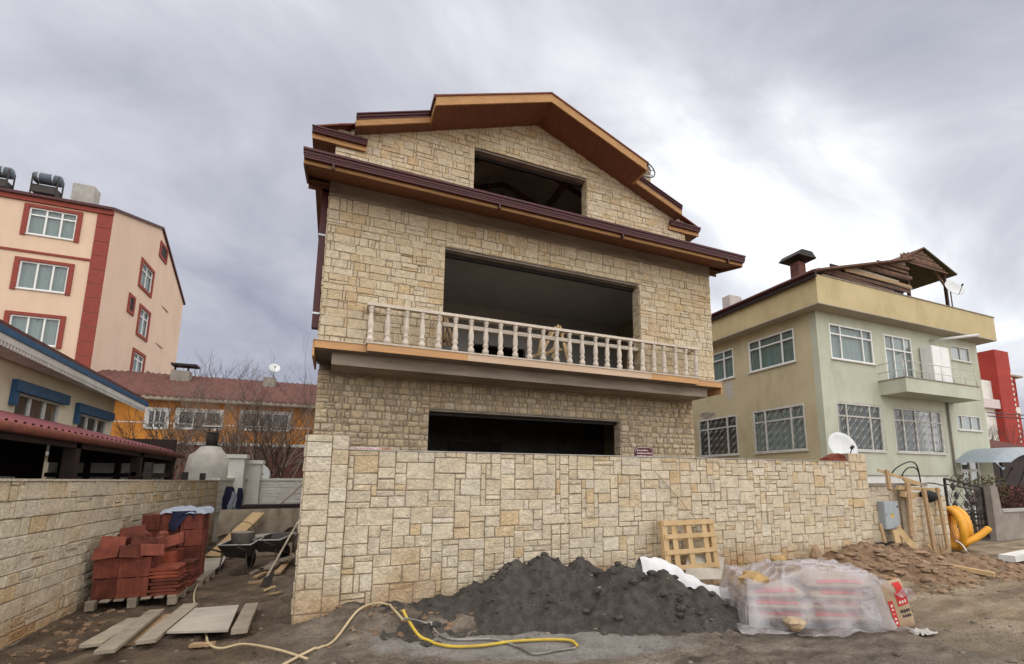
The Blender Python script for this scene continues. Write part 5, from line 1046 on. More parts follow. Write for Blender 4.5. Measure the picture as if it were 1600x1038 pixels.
for i, (X_, Y_, h_, lab) in enumerate(((38, 17, 5.6, 'bare tree in front of the red block'), (42, 17.5, 5.0, 'bare tree at the right picture edge below the red block'))): bare('bare_tree', lab, (X_, Y_, 0), h_, 300 + i, 2, 'bark', .6, .07, 5)

# ------------------------------------------------------------------ dark sand heap, cloth, pallet
def heap(cones, x, y, seed, amp=.075):
    h = -1.
    for cx, cy, hh, sl in cones: d = math.hypot(x - cx, (y - cy)); h = max(h, hh + .06 - sl * math.sqrt(d * d + .02))
    return h + amp * fbm(x, y, seed, 2.2, 4) + amp * .55 * (.3 - abs(nz(x, y, seed + 3, 4.3))) + amp * .5 * fbm(x, y, seed + 5, 8, 3)
SAND = [(2.1, 5.85, .74, 1.12), (2.45, 5.76, .78, 1.1), (2.85, 5.6, .62, 1.05), (3.3, 5.3, .70, 1.05), (3.7, 5.02, .60, 1.0), (4.02, 4.75, .42, .95), (1.65, 6.02, .40, .85), (1.2, 6.05, .24, .45), (.75, 6.1, .17, .3), (4.0, 5.6, .35, .5), (3.0, 5.8, .60, .8)]
m = MB(); nx, ny = 190, 110; x0, x1, y0, y1 = .3, 4.9, 3.9, 6.24; idx = {}
for j in range(ny + 1):
    for i in range(nx + 1):
        x = x0 + (x1 - x0) * i / nx; y = y0 + (y1 - y0) * j / ny; m.v.append(Vector((x, y, max(heap(SAND, x, y, 2), gz(x, y) - .05))))
m.f = [(j*(nx+1)+i, j*(nx+1)+i+1, (j+1)*(nx+1)+i+1, (j+1)*(nx+1)+i) for j in range(ny) for i in range(nx) if any(m.v[k].z > gz(m.v[k].x, m.v[k].y) - .045 for k in (j*(nx+1)+i, j*(nx+1)+i+1, (j+1)*(nx+1)+i+1, (j+1)*(nx+1)+i))]
tag(m.build('sand_heap', 'sand', smooth=True), 'heap of dark grey sand dumped against the garden wall', 'sand heap', kind='stuff')
def sand_z(x, y): return max(heap(SAND, x, y, 2), gz(x, y))
rn = random.Random(4); m = MB()
for k in range(420):
    x = rn.uniform(.9, 4.5); y = rn.uniform(4.1, 6.1); z = heap(SAND, x, y, 2)
    if z < gz(x, y) - .02 or (z < .3 and rn.random() < .3): continue
    rocky(m, (x, y, z + .004), rn.choice((.012, .018, .018, .03, .045, .06)), rn, (1.1, .9, .7))
tag(m.build('sand_clumps', 'sand'), 'damp clumps of sand lying on the dark sand heap', 'sand clumps', kind='stuff')
m = MB(); A_, B_ = Vector((3.85, 5.75)), Vector((4.95, 5.25))
def wcl(u, v):
    a = (v - .5) * 2; p = A_.lerp(B_, u) + Vector((.35, .9)) * (.30 * a * (1 - .35 * u)); x, y = p.x, p.y; return Vector((x, min(y, 6.12), max(sand_z(x, y), .05) + .03 + (.17 * (1 - u) + .10) * (1 - a * a) + .025 * fbm(u, v, 4, 5, 3)))
tag(m.grid(wcl, 40, 16).build('white_sheet', 'cloth_white', smooth=True), 'rolled white cloth lying on the right shoulder of the sand heap', 'cloth')
lp = thing('wooden_pallet', 'pale wooden pallet leaning upright against the garden wall', 'pallet', (5.0, 6.05, .2)); a0, a1 = atY(1030, 868, 6.06), atY(1112, 862, 6.06); PU = (Vector((a1.x, 6.06, 0)) - Vector((a0.x, 6.06, 0))); PV = Vector((0, .10, .72)); O_ = Vector((a0.x, 5.98, .30))
def pb(nm, u0, u1, v0, v1, d0, d1): p = O_ + PU * u0 + PV * v0 + Vector((0, -1, .12)) * d0; MB().prism([p, p + PU * (u1 - u0), p + PU * (u1 - u0) + PV * (v1 - v0), p + PV * (v1 - v0)], Vector((0, -1, .12)) * (d1 - d0)).build(nm, 'timber_pale', lp)
for u in (0, .45, .90): pb('runner', u, u + .10, 0, 1, .025, .075)
for v in (0, .3, .6, .88): pb('slat', .0, 1, v, v + .11, 0, .022)
for v in (.04, .34, .64, .90): pb('front_slat', .02, .98, v, v + .09, .0985, .116)
for u in (0, .17, .45, .75, .90): pb('face_slat', u, u + .09, 0, 1, .078, .098)
tag(MB().prism([atY(1072, 906, 5.75), atY(1128, 905, 5.75), atY(1132, 872, 6.05), atY(1075, 862, 6.05)], (0, .02, .01)).build('plywood_sheet', 'plywood', None), 'brown plywood offcut leaning below the pale pallet', 'plywood')
MB_ = MB().tube([(4.45, YW - .02, 1.78), (4.9, YW - .03, 1.35), (5.25, YW - .06, .95), (5.5, YW - .12, .5)], .006, 4); tag(MB_.build('rope', 'timber_grey', None), 'thin rope hanging down the garden wall onto the pallet', 'rope')

# ------------------------------------------------------------------ cement bags under plastic film
E1 = Vector((.87, -.493, 0)); E2 = Vector((.493, .87, 0)); BO = Vector((4.36, 4.38, 0))
def bag(label, c, ax, ay, az, L=.62, W=.42, H=.14, name='cement_bag', seed=0, prints=True, group='cement bags under the film'):
    rn = random.Random(seed); m = MB(); nu, nv = 10, 6
    def top(s):
        def f_(u, v):
            a, b = 2 * u - 1, 2 * v - 1; e = (1 - abs(a) ** 3.5) ** .5 * (1 - abs(b) ** 3) ** .5; return c + ax * (a * L / 2) + ay * (b * W / 2 * (1 - .06 * abs(a) ** 4)) + az * (s * H / 2 * (.12 + .88 * e) + .01 * nz(u * 3 + seed, v * 3, s))
        return f_
    m.grid(top(1), nu, nv); k = len(m.f); m.grid(top(-1), nu, nv); m.f[k:] = [f[::-1] for f in m.f[k:]]; n1 = (nu + 1) * (nv + 1)
    rim = [i for i in range(nu + 1)] + [j * (nu + 1) + nu for j in range(1, nv + 1)] + [nv * (nu + 1) + i for i in range(nu - 1, -1, -1)] + [j * (nu + 1) for j in range(nv - 1, 0, -1)]
    m.f += [(rim[(i + 1) % len(rim)], rim[i], rim[i] + n1, rim[(i + 1) % len(rim)] + n1) for i in range(len(rim))]
    o = tag(m.build(name, 'paper_bag', smooth=True), label, 'cement bag', group)
    return o, top
bl = {0: 'bottom', 1: 'second', 2: 'third', 3: 'top'}; cl_ = ['left front', 'right front', 'left rear', 'right rear']
for l in range(4):
    for k, (s_, t_) in enumerate(((.36, .24), (1.02, .24), (.36, .70), (1.02, .70))):
        if l == 3 and k in (0, 2): continue
        j = random.Random(l * 7 + k); cc = BO + E1 * (s_ + j.uniform(-.03, .03)) + E2 * (t_ + j.uniform(-.02, .02)) + ZA * (.085 + l * .12)
        o, tp = bag(f'{bl[l]} layer cement bag at the {cl_[k]} of the film covered stack', cc, (E1 + E2 * j.uniform(-.10, .10) + ZA * j.uniform(-.03, .03)).normalized(), (E2 - E1 * j.uniform(-.08, .08)).normalized(), ZA, .70, .45, .14, seed=l * 9 + k)
        if t_ < .5:                                       # red printed band along the visible long edge
            for sd in (1, -1): m = MB(); m.grid(lambda u, v: tp(sd)(.16 + .66 * u, .015 + .15 * v) + ZA * (.003 * sd) - E2 * .002, 8, 3); m.build('red_print', 'red_print', o, smooth=True)
C0 = BO + E1 * 1.60 - E2 * .04; ax_ = (ZA * .97 - E1 * .22).normalized(); ay_ = (E1 * .75 + E2 * .1 + ZA * .17).normalized(); ay_ = (ay_ - ax_ * ay_.dot(ax_)).normalized(); az_ = ay_.cross(ax_).normalized() 
if az_.y > 0: az_ = -az_
o, tp = bag('paper cement bag with red print standing on end beside the stack', C0 + ax_ * .26, ax_, ay_, az_, .52, .34, .16, seed=50)
def on_bag(u0, u1, v0, v1, nm, mt): m = MB(); m.grid(lambda u, v: tp(1)(u0 + (u1 - u0) * u, v0 + (v1 - v0) * v) + az_ * .004, 6, 4); return m.build(nm, mt, o, smooth=True)
on_bag(.52, .80, .50, .90, 'red_panel', 'red_print'); on_bag(.80, .97, .6, .86, 'red_panel', 'red_print'); on_bag(.14, .66, .22, .36, 'red_stripe', 'red_print')
for k in range(3): on_bag(.56, .62, .56 + k * .1, .62 + k * .1, 'white_mark', 'white_print')
for k in range(4): on_bag(.38, .44, .52 + k * .09, .59 + k * .09, 'dark_mark', 'dark_print'); on_bag(.29, .34, .54 + k * .08, .60 + k * .08, 'dark_mark', 'dark_print')
for k in range(5): on_bag(.20 + k * .085, .25 + k * .085, .26, .32, 'white_mark', 'white_print')
# film draped over the stack
def film(u, v):
    s = -.30 + 2.06 * u; t = -.52 + 1.80 * v
    es = min(sm((s + .13) / .14), sm((1.52 - s) / .13)); et = min(sm((t + .19) / .15), sm((1.16 - t) / .25)); z = (.55 - .10 * sm((.55 - s) / .4) + .05 * nz(s * 2, t * 2, 9)) * min(es, 1) * et
    fold = abs(nz(s * 1.7 + t * 1.2, t * 1.0 - s * .5, 3)) ; fold2 = abs(nz(s * 5 - t * 2, t * 4 + s, 8)); side = 1 - es * et
    p = BO + E1 * (s + .07 * side * nz(s * 2, t * 2, 5)) + E2 * (t - .10 * side * fold * 2); g_ = gz(p.x, p.y)
    cr1 = max(0, 1 - fold * 9); cr2 = max(0, 1 - fold2 * 6); zz = z + .05 * cr1 * (.4 + side) + .03 * cr2 + .05 * (.25 - fold) * side
    edge = min(u, 1 - u, v, 1 - v); 
    return Vector((p.x, p.y, max(g_ + .012 + .03 * fold + .025 * fold2, zz + .035 if z > .08 else g_ + .02 + .07 * fold + .05 * fold2)))
m = MB().grid(film, 84, 70); rn = random.Random(5)
nU = 84
def cut(f):
    i = f[0] % (nU + 1); j = f[0] // (nU + 1); u = i / nU; v = j / 70; e = .045 + .06 * abs(nz(u * 6, v * 6, 2)) + .05 * max(0, nz(u * 2.5, v * 2.5, 7)); return min(u, 1 - u) < e * .8 or min(v, 1 - v) < e or (u > .62 and v < .10 + .10 * (u - .62))
m.f = [f for f in m.f if not cut(f)]
used = sorted({i for f in m.f for i in f}); mp = {o_: n_ for n_, o_ in enumerate(used)}; m.v = [m.v[i] for i in used]; m.f = [tuple(mp[i] for i in f) for f in m.f]
tag(m.build('plastic_film', 'plastic_film'), 'wrinkled translucent plastic film spread over the cement bags', 'plastic film')
m = MB(); fl = [BO + E1 * (1.36 + .34 * u) + E2 * (-.20 + .55 * v - .02 * u) + ZA * (.50 * (1 - v * .15) + .06 * math.sin(u * 9 + v * 3) - .12 * u + .02 * math.sin(v * 14)) for v in [k / 12 for k in range(13)] for u in [k / 10 for k in range(11)]]
m.add(fl, [(j*11+i, j*11+i+1, (j+1)*11+i+1, (j+1)*11+i) for j in range(12) for i in range(10)]); tag(m.build('plastic_scrap', 'plastic_film'), 'flap of plastic film hanging over the standing bag', 'plastic film')
rn = random.Random(12)
for (s_, t_, z_, r_, lab) in ((.12, .12, .42, .17, 'large ochre stone weighing down the left corner of the film'), (.62, .70, .56, .13, 'upright ochre stone on top of the film'), (.66, .40, .545, .06, 'small flat stone on the middle of the film'), (.42, -.22, .05, .13, 'pale stone holding the front edge of the film')):
    m = MB(); p = BO + E1 * s_ + E2 * t_; rocky(m, (p.x, p.y, z_ + r_ * .35), r_, rn, (1.1, .9, .6)); tag(m.build('stone', 'ochre_rock' if z_ > .1 else 'stone_cream'), lab, 'stone', 'stones holding down the film')

# ------------------------------------------------------------------ brown dirt heap with rubble on the right
DIRT = [(8.2, 6.05, .38, .50), (8.9, 6.0, .50, .50), (9.6, 5.95, .44, .46), (10.2, 5.9, .30, .40), (9.2, 5.4, .24, .35), (7.6, 6.1, .22, .4), (11.2, 5.8, .16, .22)]
m = MB(); nx, ny = 110, 50; x0, x1, y0, y1 = 6.9, 12.0, 4.5, 6.24
for j in range(ny + 1):
    for i in range(nx + 1): x = x0 + (x1 - x0) * i / nx; y = y0 + (y1 - y0) * j / ny; m.v.append(Vector((x, y, max(heap(DIRT, x, y, 9, .07), gz(x, y) - .05))))
m.f = [(j*(nx+1)+i, j*(nx+1)+i+1, (j+1)*(nx+1)+i+1, (j+1)*(nx+1)+i) for j in range(ny) for i in range(nx) if any(m.v[k].z > gz(m.v[k].x, m.v[k].y) - .045 for k in (j*(nx+1)+i, j*(nx+1)+i+1, (j+1)*(nx+1)+i+1, (j+1)*(nx+1)+i))]
tag(m.build('dirt_heap', 'dirt'), 'heap of brown earth and clods at the right end of the garden wall', 'dirt heap', kind='stuff')
def dz_(x, y): return max(heap(DIRT, x, y, 9, .07), gz(x, y))
rn = random.Random(31)
for (px_, py_, Y_, r_, sq, lab, mt) in ((1275, 873, 6.0, .24, (.6, .3, 1.25), 'upright pointed brown slab at the left of the dirt heap', 'rock'), (1300, 893, 5.7, .17, (1.2, .6, .5), 'ochre slab lying below the pointed slab', 'ochre_rock'), (1268, 897, 5.7, .14, (1.1, .7, .6), 'ochre block behind the film covered bags', 'ochre_rock'), (1378, 862, 6.05, .12, (1.2, .7, .5), 'flat rock on the top of the dirt heap', 'rock'), (1341, 898, 5.4, .10, (1, .8, .6), 'clod in the middle of the dirt heap', 'rock'), (1395, 905, 5.2, .08, (1, .8, .6), 'pale stone at the foot of the dirt heap', 'stone_cream')):
    m = MB(); q = atY(px_, py_, Y_); rocky(m, (q.x, Y_, max(dz_(q.x, Y_), q.z - r_ * .3) + r_ * .2), r_, rn, sq); tag(m.build('rock', mt), lab, 'rock', 'rocks on the dirt heap')
m = MB()
for k in range(55): x = rn.uniform(7.2, 10.8); y = rn.uniform(5.0, 6.1); rocky(m, (x, y, dz_(x, y) + .01), rn.uniform(.06, .13), rn, (1.3, .8, .35))
for k in range(260): x = rn.uniform(7.0, 12.3); y = rn.uniform(4.4, 6.15); rocky(m, (x, y, dz_(x, y) + .006), rn.choice((.02, .03, .03, .05, .075)), rn)
tag(m.build('rubble', 'rock'), 'small rubble and clods strewn over the dirt heap', 'rubble', kind='stuff')
m = MB()
for k in range(900):
    x = rn.uniform(-2.7, 8); y = rn.uniform(3.0, 8.5) if x < 0 else rn.uniform(2.8, 6.1)
    if 4.1 < x < 6.1 and 3.2 < y < 5.4: continue
    rocky(m, (x, y, sand_z(x, y) + .002 if x < 5 else gz(x, y) + .002), rn.choice((.006, .008, .008, .012, .012, .018, .03)), rn, (1.1, .9, .55))
tag(m.build('gravel', 'pebble'), 'scattered stones and crumbs on the muddy ground', 'gravel', kind='stuff')
m = MB()
for k in range(120): x = rn.uniform(-2.72, -2.2) if k < 70 else rn.uniform(.0, 1.6); y = rn.uniform(5.6, 8.1) if k < 70 else rn.uniform(5.4, 6.1); rocky(m, (x, y, gz(x, y) + .004), rn.choice((.015, .02, .03, .045)), rn)
tag(m.build('clods', 'dirt'), 'broken clods of earth along the foot of the walls', 'clods', kind='stuff')
m = MB()
for k in range(1500):
    x = rn.uniform(-2.6, 10.5); y = rn.uniform(2.6, 8) if x < -.4 else rn.uniform(2.4, 6.0)
    if heap(SAND, x, y, 2) > gz(x, y) or (4.0 < x < 6.2 and 3.2 < y < 5.5) or nz(x, y, 7, .8) < -.05: continue
    rocky(m, (x, y, gz(x, y) - .004), rn.choice((.012, .018, .025, .035, .055)), rn, (1.3, .9, .45))
tag(m.build('mud_clods', 'mud'), 'churned clods of mud over the near ground', 'clods', kind='stuff')
q = G(1443, 994); m = MB(); m.grid(lambda u, v: Vector((q.x - .14 + .28 * u, q.y - .07 + .14 * v, q.z + .012 + .05 * abs(fbm(u, v, 3, 3, 3)))), 12, 8); tag(m.build('paper_scrap', 'concrete_pale', smooth=True), 'crumpled dirty paper lying on the road at the right', 'paper')
plank('round timber lying along the foot of the dirt heap', Vector((9.55, 5.95, .36)), Vector((10.05, 5.35, .10)), .10, .07, mat='timber_pale', name='timber', cat='timber'); plank('second timber lying out onto the road', Vector((10.0, 5.45, .10)), Vector((10.0, 4.72, .02)) + Vector((.2, 0, 0)), .10, .07, mat='timber_pale', name='timber', cat='timber')
plank('white painted beam lying on the road at the right edge', Vector((12.3, 5.45, .03)), Vector((14.6, 5.7, .04)), .26, .12, mat='white_paint', name='beam', cat='beam')

# ------------------------------------------------------------------ hoses and cables on the ground
def hose(name, label, pts, r, mat, cat='hose', lift=.0):
    P = [Vector((q[0], q[1], (sand_z(q[0], q[1]) if .2 < q[0] < 4.9 else gz(q[0], q[1])) + r + lift)) if len(q) == 2 else Vector(q) for q in pts]; S = []
    for i in range(len(P) - 1):
        p0, p1, p2, p3 = P[max(i-1, 0)], P[i], P[i+1], P[min(i+2, len(P)-1)]
        for k in range(8):
            t = k / 8; S.append(.5 * ((2*p1) + (p2-p0)*t + (2*p0-5*p1+4*p2-p3)*t*t + (3*p1-p0-3*p2+p3)*t*t*t))
    S.append(P[-1])
    for s_ in S: s_.z = max(s_.z, (sand_z(s_.x, s_.y) if .2 < s_.x < 4.9 else gz(s_.x, s_.y)) + r * .8)
    return tag(MB().tube(S, r, 8).build(name, mat, smooth=True), label, cat)
def Gp(*px): return [tuple(atZ(x, y, 0)[:2]) for x, y in px]
hose('yellow_hose', 'bright yellow hose lying across the grey slurry', [(*atZ(629, 966, .2)[:2], .28)] + [(*atZ(640, 985, .1)[:2], .17)] + Gp((660, 1003), (700, 1012), (750, 1011), (800, 1005), (850, 1002), (890, 1003), (902, 1012)), .015, 'yellow_hose', lift=.008)
hose('grey_hose', 'muddy grey hose beside the yellow hose', [(*atZ(632, 973, .2)[:2], .24)] + Gp((665, 988), (700, 1000), (770, 1001), (810, 1012), (835, 1023), (870, 1018), (900, 1014)), .011, 'grey_hose', lift=.006)
hose('beige_hose', 'thin beige hose snaking out of the alley over the plywood', Gp((318, 905), (304, 930), (304, 950), (318, 975), (322, 1000), (326, 1014), (345, 1019), (380, 1018), (430, 1030), (480, 1038)), .0115, 'beige_hose', lift=.03)
hose('pale_hose', 'pale hose running from the road to the yellow hose', Gp((440, 1045), (480, 1030), (520, 1010), (560, 990), (600, 976)) + [(*atZ(630, 972, .2)[:2], .22)], .013, 'beige_hose', lift=.008)

# ------------------------------------------------------------------ signs, ornament, meter box
def text(s, size, mat, par, M3, name='lettering', shear=0):
    cu = bpy.data.curves.new(name, 'FONT'); cu.body = s; cu.size = size; cu.extrude = .001; cu.align_x = 'LEFT'; to = bpy.data.objects.new(name, cu); COL.objects.link(to)
    dg = bpy.context.evaluated_depsgraph_get(); me = bpy.data.meshes.new_from_object(to.evaluated_get(dg)); COL.objects.unlink(to); bpy.data.objects.remove(to)
    m = MB(); O, U, V = M3; N = U.cross(V); m.add([O + U * v.co.x + V * v.co.y + N * v.co.z for v in me.vertices], [tuple(p.vertices) for p in me.polygons]); return m.build(name, mat, par)
a = atY(547, 700, YW + .33); b = atY(597, 700, YW + .33)
sg = thing('notice_board', 'white notice board with red lettering propped behind the garden wall', 'sign', ((a.x + b.x) / 2, YW + .34, 1.9)); box('board', 'pink_white', sg, a.x, b.x, YW + .335, YW + .36, 1.80, a.z + .015)
text('İNŞAATA GİRMEK', .054, 'red_print', sg, (Vector((a.x + .05, YW + .333, a.z - .036)), XA, ZA))
a = atY(992, 699, YW + .33); b = atY(1021, 699, YW + .33); w_ = b.x - a.x; zt = a.z + .01
sg = thing('maroon_plaque', 'maroon plaque with rounded top and white lines of writing above the garden wall', 'sign', (a.x + w_ / 2, YW + .34, 1.9)); pts = [(a.x, 1.75), (b.x, 1.75), (b.x, zt - .07)] + [(b.x - .07 + .07 * math.cos(t), zt - .07 + .07 * math.sin(t)) for t in (.4, .8, 1.2, 1.57)] + [(a.x + .07 - .07 * math.cos(t), zt - .07 + .07 * math.sin(t)) for t in (1.57, 1.2, .8, .4, 0)]
MB().prism([(x, YW + .335, z) for x, z in pts], (0, .02, 0)).build('plate', 'maroon_plate', sg); MB().tube([(x * 1, YW + .334, z) for x, z in [(a.x + .012 + (x - a.x) * (w_ - .024) / w_, z - .012) for x, z in pts[1:]]], .004, 4).build('border', 'pink_white', sg)
rn = random.Random(3)
for k in range(3):
    x = a.x + .04; z = zt - .065 - k * .045; m = MB()
    while x < b.x - (.12 if k == 0 else .04): l_ = rn.uniform(.012, .03); m.box(x, min(x + l_, b.x - .03), YW + .331, YW + .3345, z, z + rn.uniform(.012, .019)); x += l_ + rn.choice((.004, .004, .012))
    m.build('line_of_writing', 'pink_white', sg, stuff=True)
a = atY(1293, 720, YW + .1); b = atY(1331, 720, YW + .1); oz = WT + .012
rt = thing('clay_ornament', 'small red clay house-shaped ornament on top of the garden wall', 'ornament', ((a.x + b.x) / 2, YW + .15, oz)); xm = a.x + (b.x - a.x) * .45; MB().prism([(a.x + .05, YW + .08, oz + .06), (xm, YW + .08, oz + .155), (b.x - .1, YW + .08, oz + .07), (b.x - .02, YW + .08, oz + .055), (b.x - .02, YW + .08, oz + .05), (a.x + .05, YW + .08, oz + .05)], (0, .18, 0)).build('roof', 'clay_bright', rt)
box('base', 'clay_bright', rt, a.x + .03, b.x, YW + .06, YW + .28, oz, oz + .05)
for k in range(3): box('window', 'clay_red', rt, a.x + .07 + k * .10, a.x + .12 + k * .10, YW + .055, YW + .0605, oz + .012, oz + .042)
YMt = YW + .135; a = atY(1380, 784, YMt - .12); b = atY(1407, 826, YMt - .12)
mbx = thing('meter_box', 'grey metal electricity meter box with yellow warning triangle', 'meter box', ((a.x + b.x) / 2, YMt, b.z)); box('cabinet', 'grey_metal', mbx, a.x, b.x, YMt - .12, YMt - .002, b.z, a.z); box('door', 'grey_metal', mbx, a.x + .012, b.x - .012, YMt - .128, YMt - .121, b.z + .012, a.z - .012)
cxm = (a.x + b.x) / 2; zm = b.z + .42 * (a.z - b.z); s_ = .055
MB().prism([(cxm - s_, YMt - .1295, zm), (cxm + s_, YMt - .1295, zm), (cxm, YMt - .1295, zm + .1)], (0, -.002, 0)).build('warning_triangle', 'sign_yellow', mbx); MB().prism([(cxm - .008, YMt - .132, zm + .035), (cxm + .012, YMt - .132, zm + .045), (cxm + .004, YMt - .132, zm + .05), (cxm + .012, YMt - .132, zm + .075), (cxm - .01, YMt - .132, zm + .05), (cxm - .002, YMt - .132, zm + .046), (cxm - .004, YMt - .132, zm + .012)], (0, -.001, 0)).build('bolt_mark', 'dark_print', mbx); box('lock', 'iron_black', mbx, b.x - .06, b.x - .03, YMt - .14, YMt - .128, a.z - .12, a.z - .09); box('vent', 'dark_print', mbx, a.x + .03, a.x + .05, YMt - .131, YMt - .1275, zm + .04, zm + .07)
# timber shuttering left round the meter wall, cables, pipe coil
fk = thing('shuttering', 'makeshift timber shuttering frame around the meter wall', 'timber frame', (11.2, 6.1, 0)); YS = YW - .05
def fp(x, y, Y=YS): return atY(x, y, Y)
for (x0, y0, x1, y1, w_, t_, nm) in ((1418, 752, 1420, 838, .11, .04, 'upright'), (1443, 764, 1457, 872, .09, .05, 'upright'), (1464, 762, 1476, 858, .08, .04, 'upright'), (1386, 735, 1385, 765, .09, .05, 'upright'), (1375, 818, 1378, 848, .07, .03, 'upright'), (1398, 828, 1402, 866, .16, .03, 'board'), (1402, 826, 1434, 868, .15, .03, 'board'), (1410, 838, 1413, 868, .10, .03, 'board'), (1450, 850, 1462, 872, .09, .03, 'board')):
    a = fp(x0, y0); b = fp(x1, y1); MB().beam(a, Vector((b.x, b.y - .06, max(b.z, gz(b.x, b.y)))), w_, t_, up=(0, 1, 0)).build(nm, 'timber' if nm == 'upright' else 'timber_pale', fk)
for (x0, y0, x1, y1, z_) in ((1402, 762, 1468, 766, .05), (1372, 735, 1442, 757, .03), (1415, 752, 1446, 758, .05), (1410, 772, 1450, 776, .09)): MB().beam(fp(x0, y0), fp(x1, y1, YS + .3), z_ + .02, z_, up=(0, 1, .2)).build('crosspiece', 'timber_pale', fk)
tag(MB().tube([fp(1438, 772, YW + .05), fp(1452, 776, YW + .02), fp(1466, 775, YW + .08)], [.05, .13, .06], 8).build('refuse_bag', 'rubber', None, smooth=True), 'black plastic bag stuffed into the meter wall niche', 'bag')
tag(MB().box(fp(1369, 850).x, fp(1393, 850).x, YS - .06, YS, gz(10, 6.1) + .2, fp(1380, 847).z).build('black_crate', 'rubber', None), 'black plastic sheet piece at the foot of the meter box', 'crate')
def loop(label, pts, r=.014): P = [fp(x, y, YW + .3) for x, y in pts]; o = hose('cable', label, [tuple(p) for p in P], r, 'black_cable', 'cable'); o['group'] = 'black cables curling out of the meter wall'
loop('tall black cable arching over the meter wall', [(1388, 748), (1400, 732), (1420, 722), (1432, 727), (1438, 750), (1440, 768)]); loop('smaller black cable loop on the meter wall', [(1440, 765), (1434, 735), (1420, 731), (1410, 742), (1414, 752), (1432, 755)]); loop('black cable running right along the top of the meter wall', [(1436, 757), (1455, 755), (1478, 760)])
co = thing('pipe_coil', 'coil of yellow corrugated pipe leaning at the end of the meter wall', 'pipe', (12.75, 6.75, 0)); YC = 6.62
for k in range(6):
    cc = atY(1489 + k * 6.5, 826, YC); P = ring((cc.x, YC + .05 * k, .55), .42 - .025 * (k % 3), Vector((.55, .83, .05)).normalized() * .8, Vector((.0, .05, 1)), 0, n=48); m = MB(); m.tube(P, [.066 + .006 * (i % 2) for i in range(49)], 8, caps=False); m.build('turn', 'orange_pipe', co, smooth=True)
e0 = atY(1500, 850, 6.45); e1 = atY(1545, 826, 6.2); n_ = 30; m = MB().tube([e0.lerp(e1, i / n_) + ZA * (-.05 * math.sin(math.pi * i / n_)) for i in range(n_ + 1)], [.068 + .006 * (i % 2) for i in range(n_ + 1)], 9); m.build('loose_end', 'orange_pipe', co, smooth=True)
hose('white_cable', 'thin white cable end curling on the ground by the yellow pipe', [tuple(atY(1493, 845, 6.3)), tuple(atY(1502, 850, 6.2)), tuple(atY(1511, 862, 6.05))], .012, 'white_pvc', 'cable')

# ------------------------------------------------------------------ gate, posts, hedge, awning on the right
GYt = 7.6; a, b = atY(1488, 848, GYt), atY(1546, 850, GYt); gx0, gx1 = a.x, b.x; zt0, zt1 = atY(1488, 748, GYt).z, atY(1541, 762, GYt).z
gt = thing('iron_gate', 'black wrought iron gate with clover ornaments before the green house', 'gate', ((gx0 + gx1) / 2, GYt, 0)); zl_ = lambda x: zt0 + (zt1 - zt0) * (x - gx0) / (gx1 - gx0)
m = MB().beam((gx0, GYt, .05), (gx0, GYt, zt0), .05, .05).beam((gx1, GYt, .05), (gx1, GYt, zt1), .05, .05).beam((gx0, GYt, zt0), (gx1, GYt, zt1), .045, .045).beam((gx0, GYt, .08), (gx1, GYt, .08), .045, .045).beam((gx0, GYt, .82), (gx1, GYt, .80), .04, .04).beam((gx0, GYt, zt0 - .14), (gx1, GYt, zt1 - .1), .03, .03); m.build('gate_frame', 'iron_black', gt)
for k in range(3):
    for j in range(3):
        cx = gx0 + (gx1 - gx0) * (.2 + .3 * k) + (.1 if j % 2 else 0); cz = .98 + j * .24
        if cx > gx1 - .1 or cz > zl_(cx) - .15: continue
        m = MB(); [m.lathe([(.005,-.012),(.05,-.012),(.05,.012),(.005,.012)], (cx + .055 * math.cos(t), GYt, cz + .055 * math.sin(t)), 8, 'y') for t in (0, 1.57, 3.14, 4.71)]; m.build('clover_ornament', 'iron_black', gt)
for k in range(-2, 5): xa = gx0 + (gx1 - gx0) * k / 4; p0 = Vector((max(gx0, xa), GYt, .82)); p1 = Vector((min(gx1, xa + .75), GYt, 1.4)); (p1.x > p0.x) and MB().tube([p0, p1], .008, 4).build('diagonal_bar', 'iron_black', gt) and MB().tube([Vector((p1.x, GYt, .82)), Vector((p0.x, GYt, 1.4))], .008, 4).build('diagonal_bar', 'iron_black', gt)
for k in range(11): x_ = gx0 + (gx1 - gx0) * (k + .5) / 11; MB().beam((x_, GYt, .08), (x_, GYt, .81), .05, .012).build('bar', 'iron_black', gt)
for z_ in (.25, .42, .6, .72): MB().beam((gx0, GYt, z_), (gx1, GYt, z_), .012, .06).build('cross_bar', 'iron_black', gt)
p = atY(1555, 850, GYt); gpst = thing('gate_post', 'rough grey concrete gate post beside the iron gate', 'post', (gx1 + .35, GYt, 0)); m = MB().prism([(gx1 + .08, GYt - .15, 0), (gx1 + .62, GYt - .15, 0), (gx1 + .45, GYt - .15, zt1 + .02), (gx1 + .10, GYt - .15, zt1 + .05)], (0, .4, 0)); m.build('shaft', 'concrete', gpst)
hw = thing('hedge_wall', 'low concrete wall under the red hedge at the right edge', 'wall', (19, 7.7, 0)); box('wall_body', 'concrete', hw, gx1 + .65, 23, GYt - .1, GYt + .15, 0, .75); box('coping', 'concrete_pale', hw, gx1 + .6, 23, GYt - .14, GYt + .2, .75, .82)
def leaves(mb, c, rx, ry, rz, n, s, rn):
    for k in range(n):
        while True:
            v = Vector((rn.uniform(-1, 1), rn.uniform(-1, 1), rn.uniform(-1, 1)))
            if .25 < v.length < 1: break
        p = Vector(c) + Vector((v.x * rx, v.y * ry, v.z * rz)); a = Vector((rn.uniform(-1, 1), rn.uniform(-1, 1), rn.uniform(-1, 1))).normalized(); b_ = a.orthogonal().normalized(); w_ = s * rn.uniform(.6, 1.3)
        mb.add([p - a * w_, p + b_ * w_ * .5, p + a * w_, p - b_ * w_ * .5], [(0, 1, 2, 3)])
